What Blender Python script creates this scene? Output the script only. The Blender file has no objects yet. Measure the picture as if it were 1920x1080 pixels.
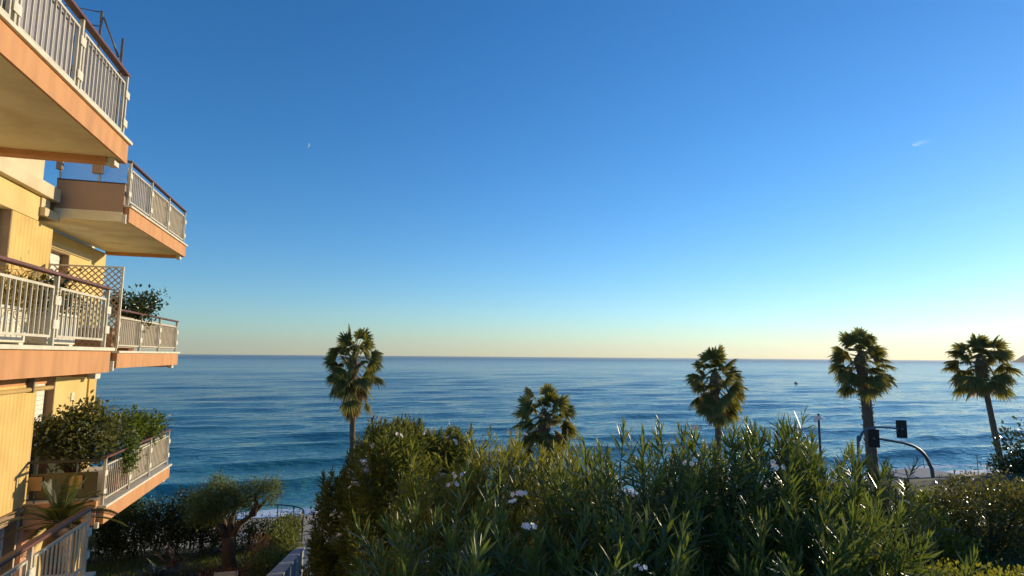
import bpy, math, random
import numpy as np

random.seed(7)
rng = np.random.default_rng(11)
S = bpy.context.scene
COL = S.collection
rad = math.radians

# ------------------------------------------------------------------ camera
# world: +Y runs seawards along the facade, +X along the coast, z = 0 is sea level
yaw, pitch, roll = rad(16.0), math.atan(128 / 1100.0), rad(0.46)
fw = np.array([math.sin(yaw) * math.cos(pitch), math.cos(yaw) * math.cos(pitch), math.sin(pitch)])
r0 = np.array([math.cos(yaw), -math.sin(yaw), 0.0])
u0 = np.cross(r0, fw)
rt = r0 * math.cos(roll) + u0 * math.sin(roll)
up = -r0 * math.sin(roll) + u0 * math.cos(roll)
from mathutils import Matrix, Vector
cam = bpy.data.cameras.new('camera')
cam.lens = 20.625
cam.sensor_width = 36
cam.clip_start = 0.05
cam.clip_end = 120000
co = bpy.data.objects.new('camera', cam)
COL.objects.link(co)
M4 = Matrix(((rt[0], up[0], -fw[0], 0), (rt[1], up[1], -fw[1], 0), (rt[2], up[2], -fw[2], 15.0), (0, 0, 0, 1)))
co.matrix_world = M4
S.camera = co

# ------------------------------------------------------------------ sky, sun, exposure
SUN_AZ, SUN_EL = rad(70.0), rad(10.0)      # azimuth from +Y towards +X
w = bpy.data.worlds.new('World')
S.world = w
w.use_nodes = True
nt = w.node_tree
bg = nt.nodes['Background']
sky = nt.nodes.new('ShaderNodeTexSky')
sky.sky_type = 'NISHITA'
sky.sun_disc = False
sky.sun_elevation = SUN_EL
sky.sun_rotation = SUN_AZ
sky.altitude = 0
sky.air_density = 1.0
sky.dust_density = 0.05
sky.ozone_density = 3.5
hs = nt.nodes.new('ShaderNodeHueSaturation')
hs.inputs['Saturation'].default_value = 1.20
wb = nt.nodes.new('ShaderNodeMix')            # white balance of the whole sky
wb.data_type = 'RGBA'
wb.blend_type = 'MULTIPLY'
wb.inputs[0].default_value = 1.0
wb.inputs[7].default_value = (0.89, 1.10, 1.27, 1)
nt.links.new(sky.outputs[0], hs.inputs['Color'])
nt.links.new(hs.outputs[0], wb.inputs[6])
nt.links.new(wb.outputs[2], bg.inputs['Color'])
bg.inputs['Strength'].default_value = 0.15
sd = bpy.data.lights.new('sun', 'SUN')
sd.energy = 4.9
sd.angle = rad(0.6)
sd.color = (1.0, 0.82, 0.55)
so = bpy.data.objects.new('sun', sd)
COL.objects.link(so)
to_sun = Vector((math.sin(SUN_AZ) * math.cos(SUN_EL), math.cos(SUN_AZ) * math.cos(SUN_EL), math.sin(SUN_EL)))
so.rotation_euler = to_sun.to_track_quat('Z', 'Y').to_euler()
so.location = (30, 10, 40)
S.view_settings.view_transform = 'Standard'
S.view_settings.look = 'None'
S.view_settings.exposure = 0.11
S.view_settings.gamma = 1.0

# ------------------------------------------------------------------ materials
def newmat(name):
    m = bpy.data.materials.new(name)
    m.use_nodes = True
    return m, m.node_tree, m.node_tree.nodes['Principled BSDF']

def mixcol(n, fac, a, b):
    x = n.nodes.new('ShaderNodeMix')
    x.data_type = 'RGBA'
    n.links.new(fac, x.inputs[0])
    for k, v in ((6, a), (7, b)):
        if isinstance(v, tuple):
            x.inputs[k].default_value = (*v, 1)
        else:
            n.links.new(v, x.inputs[k])
    return x.outputs[2]

def noise(n, scale, detail=4, stretch=None, rough=0.55):
    tc = n.nodes.new('ShaderNodeTexCoord')
    mp = n.nodes.new('ShaderNodeMapping')
    if stretch:
        mp.inputs['Scale'].default_value = stretch
    n.links.new(tc.outputs['Object'], mp.inputs[0])
    t = n.nodes.new('ShaderNodeTexNoise')
    t.inputs['Scale'].default_value = scale
    t.inputs['Detail'].default_value = detail
    t.inputs['Roughness'].default_value = rough
    n.links.new(mp.outputs[0], t.inputs['Vector'])
    return t.outputs['Fac']

def ramp(n, fac, lo, hi):
    r = n.nodes.new('ShaderNodeMapRange')
    r.inputs['From Min'].default_value = lo
    r.inputs['From Max'].default_value = hi
    n.links.new(fac, r.inputs['Value'])
    return r.outputs[0]

def bump(n, p, h, strength, dist):
    b = n.nodes.new('ShaderNodeBump')
    b.inputs['Strength'].default_value = strength
    b.inputs['Distance'].default_value = dist
    n.links.new(h, b.inputs['Height'])
    n.links.new(b.outputs[0], p.inputs['Normal'])
    return b

def M(name, c, rough=0.7, c2=None, scale=3.0, b=0.0, metal=0.0, streak=None, bscale=60, lo=0.35, hi=0.7):
    m, n, p = newmat(name)
    p.inputs['Roughness'].default_value = rough
    p.inputs['Metallic'].default_value = metal
    if c2 is None:
        c2 = tuple(x * 0.78 for x in c)
    f = ramp(n, noise(n, scale, 6, streak), lo, hi)
    n.links.new(mixcol(n, f, c, c2), p.inputs['Base Color'])
    if b:
        bump(n, p, noise(n, bscale, 3), b, 0.01)
    return m

FASCIA = M('painted_fascia', (0.60, 0.295, 0.125), 0.85, (0.40, 0.195, 0.085), 2.2, 0.35, streak=(1, 2.2, 0.4), lo=.42, hi=.85)
CREAM = M('cream_plaster', (0.70, 0.58, 0.36), 0.85, (0.58, 0.46, 0.27), 1.2, 0.3)
SOFFIT = M('soffit_plaster', (0.86, 0.76, 0.50), 0.9, (0.70, 0.58, 0.34), 1.3, 0.35, lo=.44, hi=.66)
BROWNWALL = M('brown_parapet_plaster', (0.42, 0.27, 0.18), 0.9, (0.36, 0.23, 0.15), 1.5, 0.2)
PINK = M('salmon_plaster', (0.66, 0.36, 0.22), 0.9, (0.55, 0.29, 0.18), 1.5, 0.2)
LEDGE = M('pale_stone_ledge', (0.74, 0.68, 0.52), 0.7, (0.55, 0.50, 0.38), 4.0)
WHITEP = M('white_plaster', (0.74, 0.70, 0.58), 0.8, (0.58, 0.53, 0.42), 5.0)
RAILP = M('cream_railing_paint', (0.64, 0.58, 0.44), 0.45, (0.46, 0.38, 0.26), 5.0, lo=.45, hi=.8)
HANDR = M('brown_handrail', (0.17, 0.062, 0.042), 0.5, (0.11, 0.04, 0.028), 5.0)
SCREEN = M('grey_net_screen', (0.34, 0.32, 0.36), 0.9, (0.27, 0.25, 0.29), 8.0)
SCREENB = M('beige_net_screen', (0.46, 0.38, 0.28), 0.9, (0.38, 0.30, 0.22), 8.0)
WINWHITE = M('white_shutter_paint', (0.78, 0.76, 0.70), 0.5, (0.70, 0.67, 0.60), 3.0)
REVEAL = M('brown_reveal', (0.30, 0.20, 0.12), 0.8)
METAL = M('grey_metal', (0.16, 0.17, 0.19), 0.5, (0.11, 0.115, 0.13), 6, metal=0.3)
DARKM = M('dark_metal', (0.03, 0.03, 0.035), 0.5, (0.02, 0.02, 0.022), 6)
SIGNAL = M('black_signal_plastic', (0.012, 0.012, 0.014), 0.4, (0.02, 0.02, 0.022), 6)
POSTW = M('weathered_post', (0.14, 0.10, 0.08), 0.8, (0.09, 0.065, 0.05), 6, streak=(1, 1, .2))
CONC = M('grey_render', (0.32, 0.32, 0.32), 0.9, (0.22, 0.22, 0.22), 1.5, 0.4)
PIPE = M('yellow_pipe_paint', (0.62, 0.42, 0.16), 0.5)
TILE = M('brown_step_tile', (0.16, 0.10, 0.075), 0.8, (0.11, 0.07, 0.05), 4)
PLATE = M('orange_plate', (0.62, 0.34, 0.12), 0.6)
WOOD = M('lattice_wood', (0.42, 0.28, 0.17), 0.75, (0.32, 0.20, 0.12), 5)
TERRA = M('terracotta', (0.40, 0.15, 0.08), 0.8)
BARK = M('grey_brown_bark', (0.13, 0.085, 0.05), 0.95, (0.06, 0.04, 0.025), 9, 0.8, streak=(1, 1, .3), bscale=25)
PALMBARK = M('palm_bark', (0.20, 0.13, 0.085), 0.95, (0.10, 0.065, 0.045), 12, 0.9, streak=(.5, .5, 2.5), bscale=14)
STEM = M('oleander_stem', (0.17, 0.15, 0.08), 0.8, (0.10, 0.08, 0.05), 6)
ASPH = M('asphalt', (0.055, 0.055, 0.058), 0.9, (0.04, 0.04, 0.042), 2, .3)
PAVE = M('pavement', (0.38, 0.34, 0.29), 0.9, (0.30, 0.27, 0.23), 1.5, .3)
SAND = M('sand', (0.46, 0.36, 0.25), 0.95, (0.36, 0.28, 0.20), .5, .6, bscale=8)
SOIL = M('garden_soil_and_turf', (0.024, 0.040, 0.012), 0.95, (0.034, 0.036, 0.016), 1.3, .8, bscale=18)
PETAL = M('white_petal', (0.80, 0.72, 0.68), 0.6, (0.78, 0.60, 0.58), 9)
HULL = M('dark_hull', (0.02, 0.03, 0.05), 0.5)
WHITEB = M('white_boat_paint', (0.75, 0.75, 0.75), 0.4)
ROCK = M('far_hillside', (0.10, 0.105, 0.07), 0.95, (0.15, 0.13, 0.09), 0.006, 0)
MOONM = M('moon_rock', (0.62, 0.62, 0.62), 1.0)
CUSH = M('cream_canvas', (0.62, 0.55, 0.40), 0.9)

def ribbed():
    m, n, p = newmat('ribbed_yellow_plaster')
    tc = n.nodes.new('ShaderNodeTexCoord')
    wv = n.nodes.new('ShaderNodeTexWave')
    wv.bands_direction = 'Y'
    wv.inputs['Scale'].default_value = 2.3
    wv.inputs['Distortion'].default_value = 0.35
    wv.inputs['Detail'].default_value = 1.0
    n.links.new(tc.outputs['Object'], wv.inputs['Vector'])
    f = ramp(n, noise(n, 1.5, 5), .35, .7)
    n.links.new(mixcol(n, f, (0.72, 0.49, 0.165), (0.60, 0.39, 0.125)), p.inputs['Base Color'])
    p.inputs['Roughness'].default_value = .85
    bump(n, p, wv.outputs['Fac'], .5, .03)
    return m
RIB = ribbed()
YELLOW = M('yellow_plaster', (0.72, 0.55, 0.22), 0.85, (0.60, 0.44, 0.17), 1.2, .25)

def glassmat():
    m, n, p = newmat('window_glass')
    p.inputs['Base Color'].default_value = (0.03, 0.04, 0.045, 1)
    p.inputs['Roughness'].default_value = .05
    p.inputs['IOR'].default_value = 1.5
    return m
GLASS = glassmat()
def clearglass():
    m, n, p = newmat('clear_screen_glass')
    p.inputs['Base Color'].default_value = (0.9, 0.95, 0.97, 1)
    p.inputs['Roughness'].default_value = .02
    t = n.nodes.new('ShaderNodeBsdfTransparent')
    t.inputs[0].default_value = (.86, .9, .93, 1)
    mx = n.nodes.new('ShaderNodeMixShader')
    mx.inputs[0].default_value = .10
    n.links.new(t.outputs[0], mx.inputs[1])
    n.links.new(p.outputs[0], mx.inputs[2])
    n.links.new(mx.outputs[0], n.nodes['Material Output'].inputs['Surface'])
    return m
CGLASS = clearglass()
OLIVEGL = M('tinted_panel', (0.06, 0.055, 0.025), 0.25, (0.09, 0.075, 0.035), 2)

def leafmat(name, a, b, rough=.42, trans=.35, tcol=None, spec=.5):
    m, n, p = newmat(name)
    at = n.nodes.new('ShaderNodeAttribute')
    at.attribute_name = 'tint'
    c = mixcol(n, at.outputs['Fac'], a, b)
    n.links.new(c, p.inputs['Base Color'])
    p.inputs['Roughness'].default_value = rough
    p.inputs['Specular IOR Level'].default_value = spec
    tr = n.nodes.new('ShaderNodeBsdfTranslucent')
    if tcol is None:
        tcol = (min(1, b[0] * 2.6), min(1, b[1] * 2.2), b[2] * .9)
    n.links.new(mixcol(n, at.outputs['Fac'], tuple(x * .6 for x in tcol), tcol), tr.inputs[0])
    mx = n.nodes.new('ShaderNodeMixShader')
    mx.inputs[0].default_value = trans
    n.links.new(p.outputs[0], mx.inputs[1])
    n.links.new(tr.outputs[0], mx.inputs[2])
    n.links.new(mx.outputs[0], n.nodes['Material Output'].inputs['Surface'])
    return m
OLE = leafmat('oleander_leaf', (0.042, 0.078, 0.026), (0.108, 0.155, 0.045), .36, .34)
OLEM = leafmat('sun_lightened_oleander_leaf', (0.052, 0.084, 0.024), (0.14, 0.168, 0.046), .38, .38)  # oleander leaf lightened: sun on the bush top put into the colour
OLEY = leafmat('painted_sunlit_oleander_leaf', (0.075, 0.105, 0.022), (0.18, 0.20, 0.045), .42, .42)  # brighter copy of the oleander leaf, sunlight put into its colour
DARKL = leafmat('dark_glossy_leaf', (0.016, 0.034, 0.012), (0.045, 0.07, 0.02), .3, .2)
HEDGEL = leafmat('hedge_leaf', (0.018, 0.036, 0.012), (0.048, 0.070, 0.022), .45, .25)
OLIVEL = leafmat('olive_leaf', (0.046, 0.078, 0.026), (0.14, 0.18, 0.055), .5, .34)
ROUNDL = leafmat('small_olive_leaf', (0.038, 0.052, 0.012), (0.11, 0.115, 0.026), .3, .35)
STRIPL = leafmat('yellow_hedge_leaf', (0.085, 0.12, 0.02), (0.20, 0.22, 0.04), .45, .4)
SHRUBL = leafmat('bright_shrub_leaf', (0.045, 0.09, 0.02), (0.11, 0.16, 0.03), .45, .35)
GREYL = leafmat('grey_green_leaf', (0.038, 0.060, 0.024), (0.14, 0.16, 0.065), .5, .3)
FERNL = leafmat('golden_fern_leaf', (0.13, 0.10, 0.025), (0.26, 0.20, 0.05), .55, .35)
PALML = leafmat('palm_frond_green', (0.062, 0.078, 0.020), (0.165, 0.170, 0.050), .62, .34, None, .3)
PALMD = leafmat('palm_frond_dead', (0.15, 0.10, 0.045), (0.36, 0.26, 0.12), .8, .25)
CYCL = leafmat('cycad_frond', (0.032, 0.050, 0.014), (0.095, 0.115, 0.028), .45, .3)
AGAVEL = leafmat('agave_leaf', (0.05, 0.07, 0.05), (0.14, 0.15, 0.09), .5, .1)
REDL = leafmat('red_dry_leaf', (0.13, 0.05, 0.03), (0.25, 0.12, 0.06), .7, .2)
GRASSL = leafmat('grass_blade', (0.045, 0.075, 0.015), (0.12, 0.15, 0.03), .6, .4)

def seamat():
    m, n, p = newmat('sea_water')
    p.inputs['IOR'].default_value = 1.333
    geo = n.nodes.new('ShaderNodeNewGeometry')
    sp = n.nodes.new('ShaderNodeSeparateXYZ')
    n.links.new(geo.outputs['Position'], sp.inputs[0])
    near = ramp(n, sp.outputs['Y'], 230, 66)
    shallow = ramp(n, sp.outputs['Y'], 84, 60)
    deep = mixcol(n, shallow, mixcol(n, near, (0.022, 0.098, 0.125), (0.045, 0.215, 0.190)), (0.11, 0.33, 0.28))
    at = n.nodes.new('ShaderNodeAttribute')
    at.attribute_name = 'foam'
    tc = n.nodes.new('ShaderNodeTexCoord')
    fn = n.nodes.new('ShaderNodeTexNoise')
    fn.inputs['Scale'].default_value = 1.6
    fn.inputs['Detail'].default_value = 8
    fn.inputs['Roughness'].default_value = .7
    n.links.new(tc.outputs['Object'], fn.inputs['Vector'])
    ad = n.nodes.new('ShaderNodeMath'); ad.operation = 'ADD'
    n.links.new(at.outputs['Fac'], ad.inputs[0]); n.links.new(fn.outputs['Fac'], ad.inputs[1])
    fm = ramp(n, ad.outputs[0], .93, 1.15)
    n.links.new(mixcol(n, fm, deep, (0.80, 0.82, 0.82)), p.inputs['Base Color'])
    rr = n.nodes.new('ShaderNodeMapRange')
    rr.inputs['From Min'].default_value = 60; rr.inputs['From Max'].default_value = 2500
    rr.inputs['To Min'].default_value = .08; rr.inputs['To Max'].default_value = .30
    n.links.new(sp.outputs['Y'], rr.inputs['Value'])
    ra = n.nodes.new('ShaderNodeMath'); ra.operation = 'MAXIMUM'
    fr = n.nodes.new('ShaderNodeMath'); fr.operation = 'MULTIPLY'; fr.inputs[1].default_value = .7
    n.links.new(fm, fr.inputs[0])
    n.links.new(rr.outputs[0], ra.inputs[0]); n.links.new(fr.outputs[0], ra.inputs[1])
    n.links.new(ra.outputs[0], p.inputs['Roughness'])
    # three scales of ripples, crests longer along the coast
    hsum = None
    for sc, amp, st in ((0.12, .10, (.3, 1, 1)), (0.5, .25, (.38, 1, 1)), (1.4, .13, (.5, 1, 1)), (4.0, .022, (.6, 1, 1))):
        t = noise(n, sc, 2, st, .5)
        k = n.nodes.new('ShaderNodeMath'); k.operation = 'MULTIPLY'; k.inputs[1].default_value = amp
        n.links.new(t, k.inputs[0])
        if hsum is None:
            hsum = k.outputs[0]
        else:
            a = n.nodes.new('ShaderNodeMath'); a.operation = 'ADD'
            n.links.new(hsum, a.inputs[0]); n.links.new(k.outputs[0], a.inputs[1]); hsum = a.outputs[0]
    bump(n, p, hsum, 1.0, 1.6)
    return m
SEA = seamat()

# ------------------------------------------------------------------ helpers
ROOT = {}
def props(o, label=None, cat=None, group=None, kind=None):
    if label: o['label'] = label
    if cat: o['category'] = cat
    if group: o['group'] = group
    if kind: o['kind'] = kind
    return o

def thing(name, loc, label, cat, group=None):
    o = bpy.data.objects.new(name, None)
    o.empty_display_size = .2
    COL.objects.link(o)
    o.location = loc
    ROOT[o.name] = np.array(loc, float)
    return props(o, label, cat, group)

def rootloc(o):
    while o.parent is not None:
        o = o.parent
    return ROOT.get(o.name, np.zeros(3))

def link(name, me, parent=None, loc=None, mat=None):
    """object whose mesh is local; loc in world coordinates"""
    o = bpy.data.objects.new(name, me)
    COL.objects.link(o)
    if mat is not None and not me.materials:
        me.materials.append(mat)
    if parent is not None:
        o.parent = parent
        if loc is not None:
            base = rootloc(parent)
            if parent.parent is not None:
                base = base + np.array(parent.location)
            o.location = np.array(loc, float) - base
    elif loc is not None:
        o.location = loc
    return o

def trimesh(name, V, T, mat=None, tint=None, smooth=False):
    V = np.ascontiguousarray(V, np.float32); T = np.ascontiguousarray(T, np.int32)
    me = bpy.data.meshes.new(name)
    me.vertices.add(len(V)); me.vertices.foreach_set('co', V.ravel())
    me.loops.add(T.size); me.loops.foreach_set('vertex_index', T.ravel())
    me.polygons.add(len(T))
    me.polygons.foreach_set('loop_start', np.arange(0, T.size, T.shape[1], dtype=np.int32))
    me.polygons.foreach_set('loop_total', np.full(len(T), T.shape[1], np.int32))
    if smooth:
        me.polygons.foreach_set('use_smooth', np.ones(len(T), bool))
    me.update(calc_edges=True)
    if tint is not None:
        a = me.attributes.new('tint', 'FLOAT', 'FACE')
        a.data.foreach_set('value', np.ascontiguousarray(tint, np.float32))
    if mat is not None:
        me.materials.append(mat)
    return me

class MB:
    def __init__(s): s.v = []; s.f = []
    def box(s, x0, x1, y0, y1, z0, z1):
        b = len(s.v)
        s.v += [(x0, y0, z0), (x1, y0, z0), (x1, y1, z0), (x0, y1, z0), (x0, y0, z1), (x1, y0, z1), (x1, y1, z1), (x0, y1, z1)]
        s.f += [tuple(b + i for i in q) for q in ((3, 2, 1, 0), (4, 5, 6, 7), (0, 1, 5, 4), (1, 2, 6, 5), (2, 3, 7, 6), (3, 0, 4, 7))]
        return s
    def tube(s, pts, radii, n=8, cap=True):
        pts = [np.array(p, float) for p in pts]
        if np.isscalar(radii): radii = [radii] * len(pts)
        b = len(s.v); prev = None
        for i, p in enumerate(pts):
            d = pts[min(i + 1, len(pts) - 1)] - pts[max(i - 1, 0)]
            d = d / (np.linalg.norm(d) + 1e-9)
            if prev is None:
                a = np.array([0, 0, 1.]) if abs(d[2]) < .9 else np.array([1., 0, 0])
            else:
                a = prev
            e1 = a - d * (a @ d); e1 /= np.linalg.norm(e1) + 1e-9
            prev = e1; e2 = np.cross(d, e1)
            for k in range(n):
                t = 2 * math.pi * k / n
                s.v.append(tuple(p + radii[i] * (math.cos(t) * e1 + math.sin(t) * e2)))
        for i in range(len(pts) - 1):
            for k in range(n):
                a0 = b + i * n + k; a1 = b + i * n + (k + 1) % n
                s.f.append((a0, a1, a1 + n, a0 + n))
        if cap:
            s.f.append(tuple(b + k for k in range(n))[::-1])
            s.f.append(tuple(b + (len(pts) - 1) * n + k for k in range(n)))
        return s
    def poly(s, pts):
        b = len(s.v); s.v += [tuple(p) for p in pts]; s.f.append(tuple(range(b, b + len(pts)))); return s
    def build(s, name, mat, parent=None, smooth=False, bevel=0, origin=None):
        base = rootloc(parent) if parent is not None else np.array(origin if origin is not None else (0, 0, 0), float)
        me = bpy.data.meshes.new(name)
        me.from_pydata([tuple(np.array(v, float) - base) for v in s.v], [], s.f)
        if smooth:
            me.polygons.foreach_set('use_smooth', np.ones(len(me.polygons), bool))
        me.materials.append(mat)
        o = bpy.data.objects.new(name, me); COL.objects.link(o)
        if parent is not None:
            o.parent = parent
        elif origin is not None:
            o.location = origin
        if bevel:
            md = o.modifiers.new('bevel', 'BEVEL'); md.width = bevel; md.segments = 2; md.limit_method = 'ANGLE'
        return o

def B(name, mat, parent, *boxes, bevel=0):
    m = MB()
    for b in boxes: m.box(*b)
    return m.build(name, mat, parent, bevel=bevel)

def vnoise(x, y, seed=0):
    xi = np.floor(x).astype(np.int64); yi = np.floor(y).astype(np.int64)
    xf = x - xi; yf = y - yi
    u = xf * xf * (3 - 2 * xf); v = yf * yf * (3 - 2 * yf)
    def h(a, b):
        n = (a * 374761393 + b * 668265263 + seed * 1442695041) & 0xffffffff
        n = ((n ^ (n >> 13)) * 1274126177) & 0xffffffff
        return ((n ^ (n >> 16)) & 0xffff) / 65535.0
    return (h(xi, yi) * (1 - u) + h(xi + 1, yi) * u) * (1 - v) + (h(xi, yi + 1) * (1 - u) + h(xi + 1, yi + 1) * u) * v

def cw(u, D):      # lateral offset and distance seen from the camera's ground point
    return (u * math.cos(yaw) + D * math.sin(yaw), -u * math.sin(yaw) + D * math.cos(yaw))

# ------------------------------------------------------------------ sea, beach, ground
def make_sea():
    NY, NX = 720, 420
    Y = 51.0 * (16000 / 51.0) ** (np.linspace(0, 1, NY))
    t = np.linspace(-1.7, 4.2, NX)
    YY, TT = np.meshgrid(Y, t, indexing='ij')
    XX = YY * TT
    step = YY * math.log(16000 / 51.0) / NY
    Z = np.zeros_like(XX)
    r = np.random.default_rng(3)
    for i in range(46):
        lam = 2.2 * (34 / 2.2) ** r.random()
        ang = r.normal(0, .33)
        k = 2 * math.pi / lam
        amp = .0052 * lam ** .80
        fade = np.clip((lam / step - 3) / 4, 0, 1)
        near = np.clip((YY - 54) / 14, .15, 1)
        Z += amp * fade * near * np.sin(k * (XX * math.sin(ang) + YY * math.cos(ang)) + r.random() * 6.28)
    # shoaling swell, crests parallel to the beach
    me_ = 5 * vnoise(XX / 38, YY / 60, 5) + 2.2 * vnoise(XX / 11, YY / 20, 9)
    ph = (YY + me_) / 14.5
    fr = ph - np.floor(ph)
    crest = np.exp(-((fr - .5) / np.where(fr > .5, .20, .12)) ** 2) - .3
    env = np.clip((YY - 55) / 9, 0, 1) * np.exp(-np.clip(YY - 76, 0, None) / 50) * (.35 + 1.0 * vnoise(XX / 27, YY / 14, 21))
    Z += .66 * env * crest
    long_ = np.sin(2 * math.pi * (YY * .97 + XX * .24 + 9 * vnoise(XX / 90, YY / 120, 2)) / 27)
    Z += .055 * long_ * np.clip((27 / step - 3) / 4, 0, 1) * np.clip((YY - 70) / 60, 0, 1)
    # foam: shore wash, broken crests
    edge = 61.6 + 2.2 * vnoise(XX / 9, YY * 0 + 3, 31) + 1.6 * vnoise(XX / 2.7, YY / 3, 33)
    foam = np.clip((edge - YY) / 2.2, 0, .7)
    foam = np.maximum(foam, .62 * np.exp(-((YY - 64.5 - 2 * vnoise(XX / 14, YY * 0, 8)) / 1.5) ** 2) * np.clip(vnoise(XX / 16, YY * 0 + 7, 44) * 2 - .5, 0, 1))
    foam = np.maximum(foam, .42 * np.clip((vnoise(XX / 26, YY / 8, 71) - .72) * 5, 0, 1) * (crest > .45) * np.exp(-(YY - 60) / 60))
    V = np.stack([XX, YY, Z], -1).reshape(-1, 3)
    i = np.arange(NY * NX).reshape(NY, NX)
    Q = np.stack([i[:-1, :-1], i[:-1, 1:], i[1:, 1:], i[1:, :-1]], -1).reshape(-1, 4)
    me = trimesh('sea', V, Q, SEA, None, True)
    a = me.attributes.new('foam', 'FLOAT', 'POINT')
    a.data.foreach_set('value', np.ascontiguousarray(foam.ravel(), np.float32))
    props(link('sea', me), kind='structure')
make_sea()

def sheet(name, mat, xs, ys, zf, smooth=True):
    XX, YY = np.meshgrid(xs, ys)
    V = np.stack([XX, YY, zf(XX, YY)], -1).reshape(-1, 3)
    n, m = len(ys), len(xs)
    i = np.arange(n * m).reshape(n, m)
    Q = np.stack([i[:-1, :-1], i[:-1, 1:], i[1:, 1:], i[1:, :-1]], -1).reshape(-1, 4)
    return props(link(name, trimesh(name, V, Q, mat, None, smooth)), kind='structure')

sheet('beach', SAND, np.linspace(-160, 420, 291), np.linspace(41.9, 68, 61),
      lambda x, y: 2.15 - (y - 41.9) * .117 + .10 * vnoise(x / 1.3, y / 1.1, 4) + .12 * vnoise(x / 4, y / 3, 6))
def sm(a, b, x):
    t = np.clip((x - a) / (b - a), 0, 1); return t * t * (3 - 2 * t)
def ground(x, y):
    left = 8.66 + 0 * x
    right = 12.25 - 9.75 * sm(10.5, 21, y)
    s = sm(.3, 1.6, x)
    z = left * (1 - s) + right * s
    ramp_ = 10.1 - .264 * (y - 12) - .25
    p = sm(-1.05, -.95, x) * (1 - sm(.9, 1.6, x))
    z = z * (1 - p) + np.minimum(ramp_, 11.5) * p
    drop = sm(22.3, 25, y)
    z = z * (1 - drop) + 2.45 * drop
    return z + .06 * vnoise(x / .7, y / .7, 12)
sheet('garden_ground', SOIL, np.concatenate([np.linspace(-60, -3, 40), np.linspace(-2.8, 3, 60), np.linspace(3.4, 90, 120)]),
      np.linspace(-14, 25.5, 120), ground)
B('road', ASPH, None, (-160, 420, 25.5, 34, 1.9, 2.5))
props(bpy.data.objects['road'], kind='structure')
B('promenade', PAVE, None, (-160, 420, 34, 41.9, 1.2, 2.62), bevel=.02)
props(bpy.data.objects['promenade'], kind='structure')
B('shore_wall', CONC, None, (-160, 420, 41.905, 42.2, .6, 2.58))
props(bpy.data.objects['shore_wall'], kind='structure')

# headland far along the coast
def headland():
    n, m = 90, 24
    a = np.linspace(0, 1, n); b = np.linspace(0, 1, m)
    A, Bv = np.meshgrid(a, b, indexing='ij')
    prof = 62 * sm(0, .006, A) + 48 * sm(.0, .05, A) + 130 * sm(.03, .35, A)
    prof = prof * (.8 + .35 * vnoise(A * 40, Bv * 3, 3) + .12 * vnoise(A * 160, Bv * 9, 5))
    sec = np.sin(Bv * math.pi) ** .7
    X = 4478 + A * 5200 + 40 * (vnoise(A * 30, Bv * 5, 8) - .5)
    Y = 2900 - 900 * A + (Bv - .5) * 900 * (.25 + A)
    V = np.stack([X, Y, prof * sec - 2], -1).reshape(-1, 3)
    i = np.arange(n * m).reshape(n, m)
    Q = np.stack([i[:-1, :-1], i[1:, :-1], i[1:, 1:], i[:-1, 1:]], -1).reshape(-1, 4)
    props(link('headland', trimesh('headland', V, Q, ROCK, None, True)), kind='structure')
headland()

# moon: the sunlit crescent of the disc
def moon():
    c = np.array([-2165.8, 30752.15, 10658.65]); R = 135.0
    d = c - np.array([0, 0, 15.]); d /= np.linalg.norm(d)
    e1 = np.cross(d, [0, 0, 1.]); e1 /= np.linalg.norm(e1); e2 = np.cross(e1, d)
    tilt = rad(-12); ex = e1 * math.cos(tilt) + e2 * math.sin(tilt); ey = -e1 * math.sin(tilt) + e2 * math.cos(tilt)
    V = []; F = []; n = 20; m = 5
    for i in range(n + 1):
        la = -math.pi / 2 + math.pi * i / n
        for k in range(m + 1):
            lo = rad(50 + 44 * k / m)
            V.append(ex * R * math.cos(la) * math.sin(lo) + ey * R * math.sin(la) - d * R * math.cos(la) * math.cos(lo))
    for i in range(n):
        for k in range(m):
            q = i * (m + 1) + k
            F.append((q, q + 1, q + m + 2, q + m + 1))
    me = bpy.data.meshes.new('moon'); me.from_pydata([tuple(v) for v in V], [], F)
    o = link('moon', me, None, c, MOONM)
    props(o, 'tiny pale crescent moon in the blue sky above the sea', 'moon')
moon()

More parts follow.
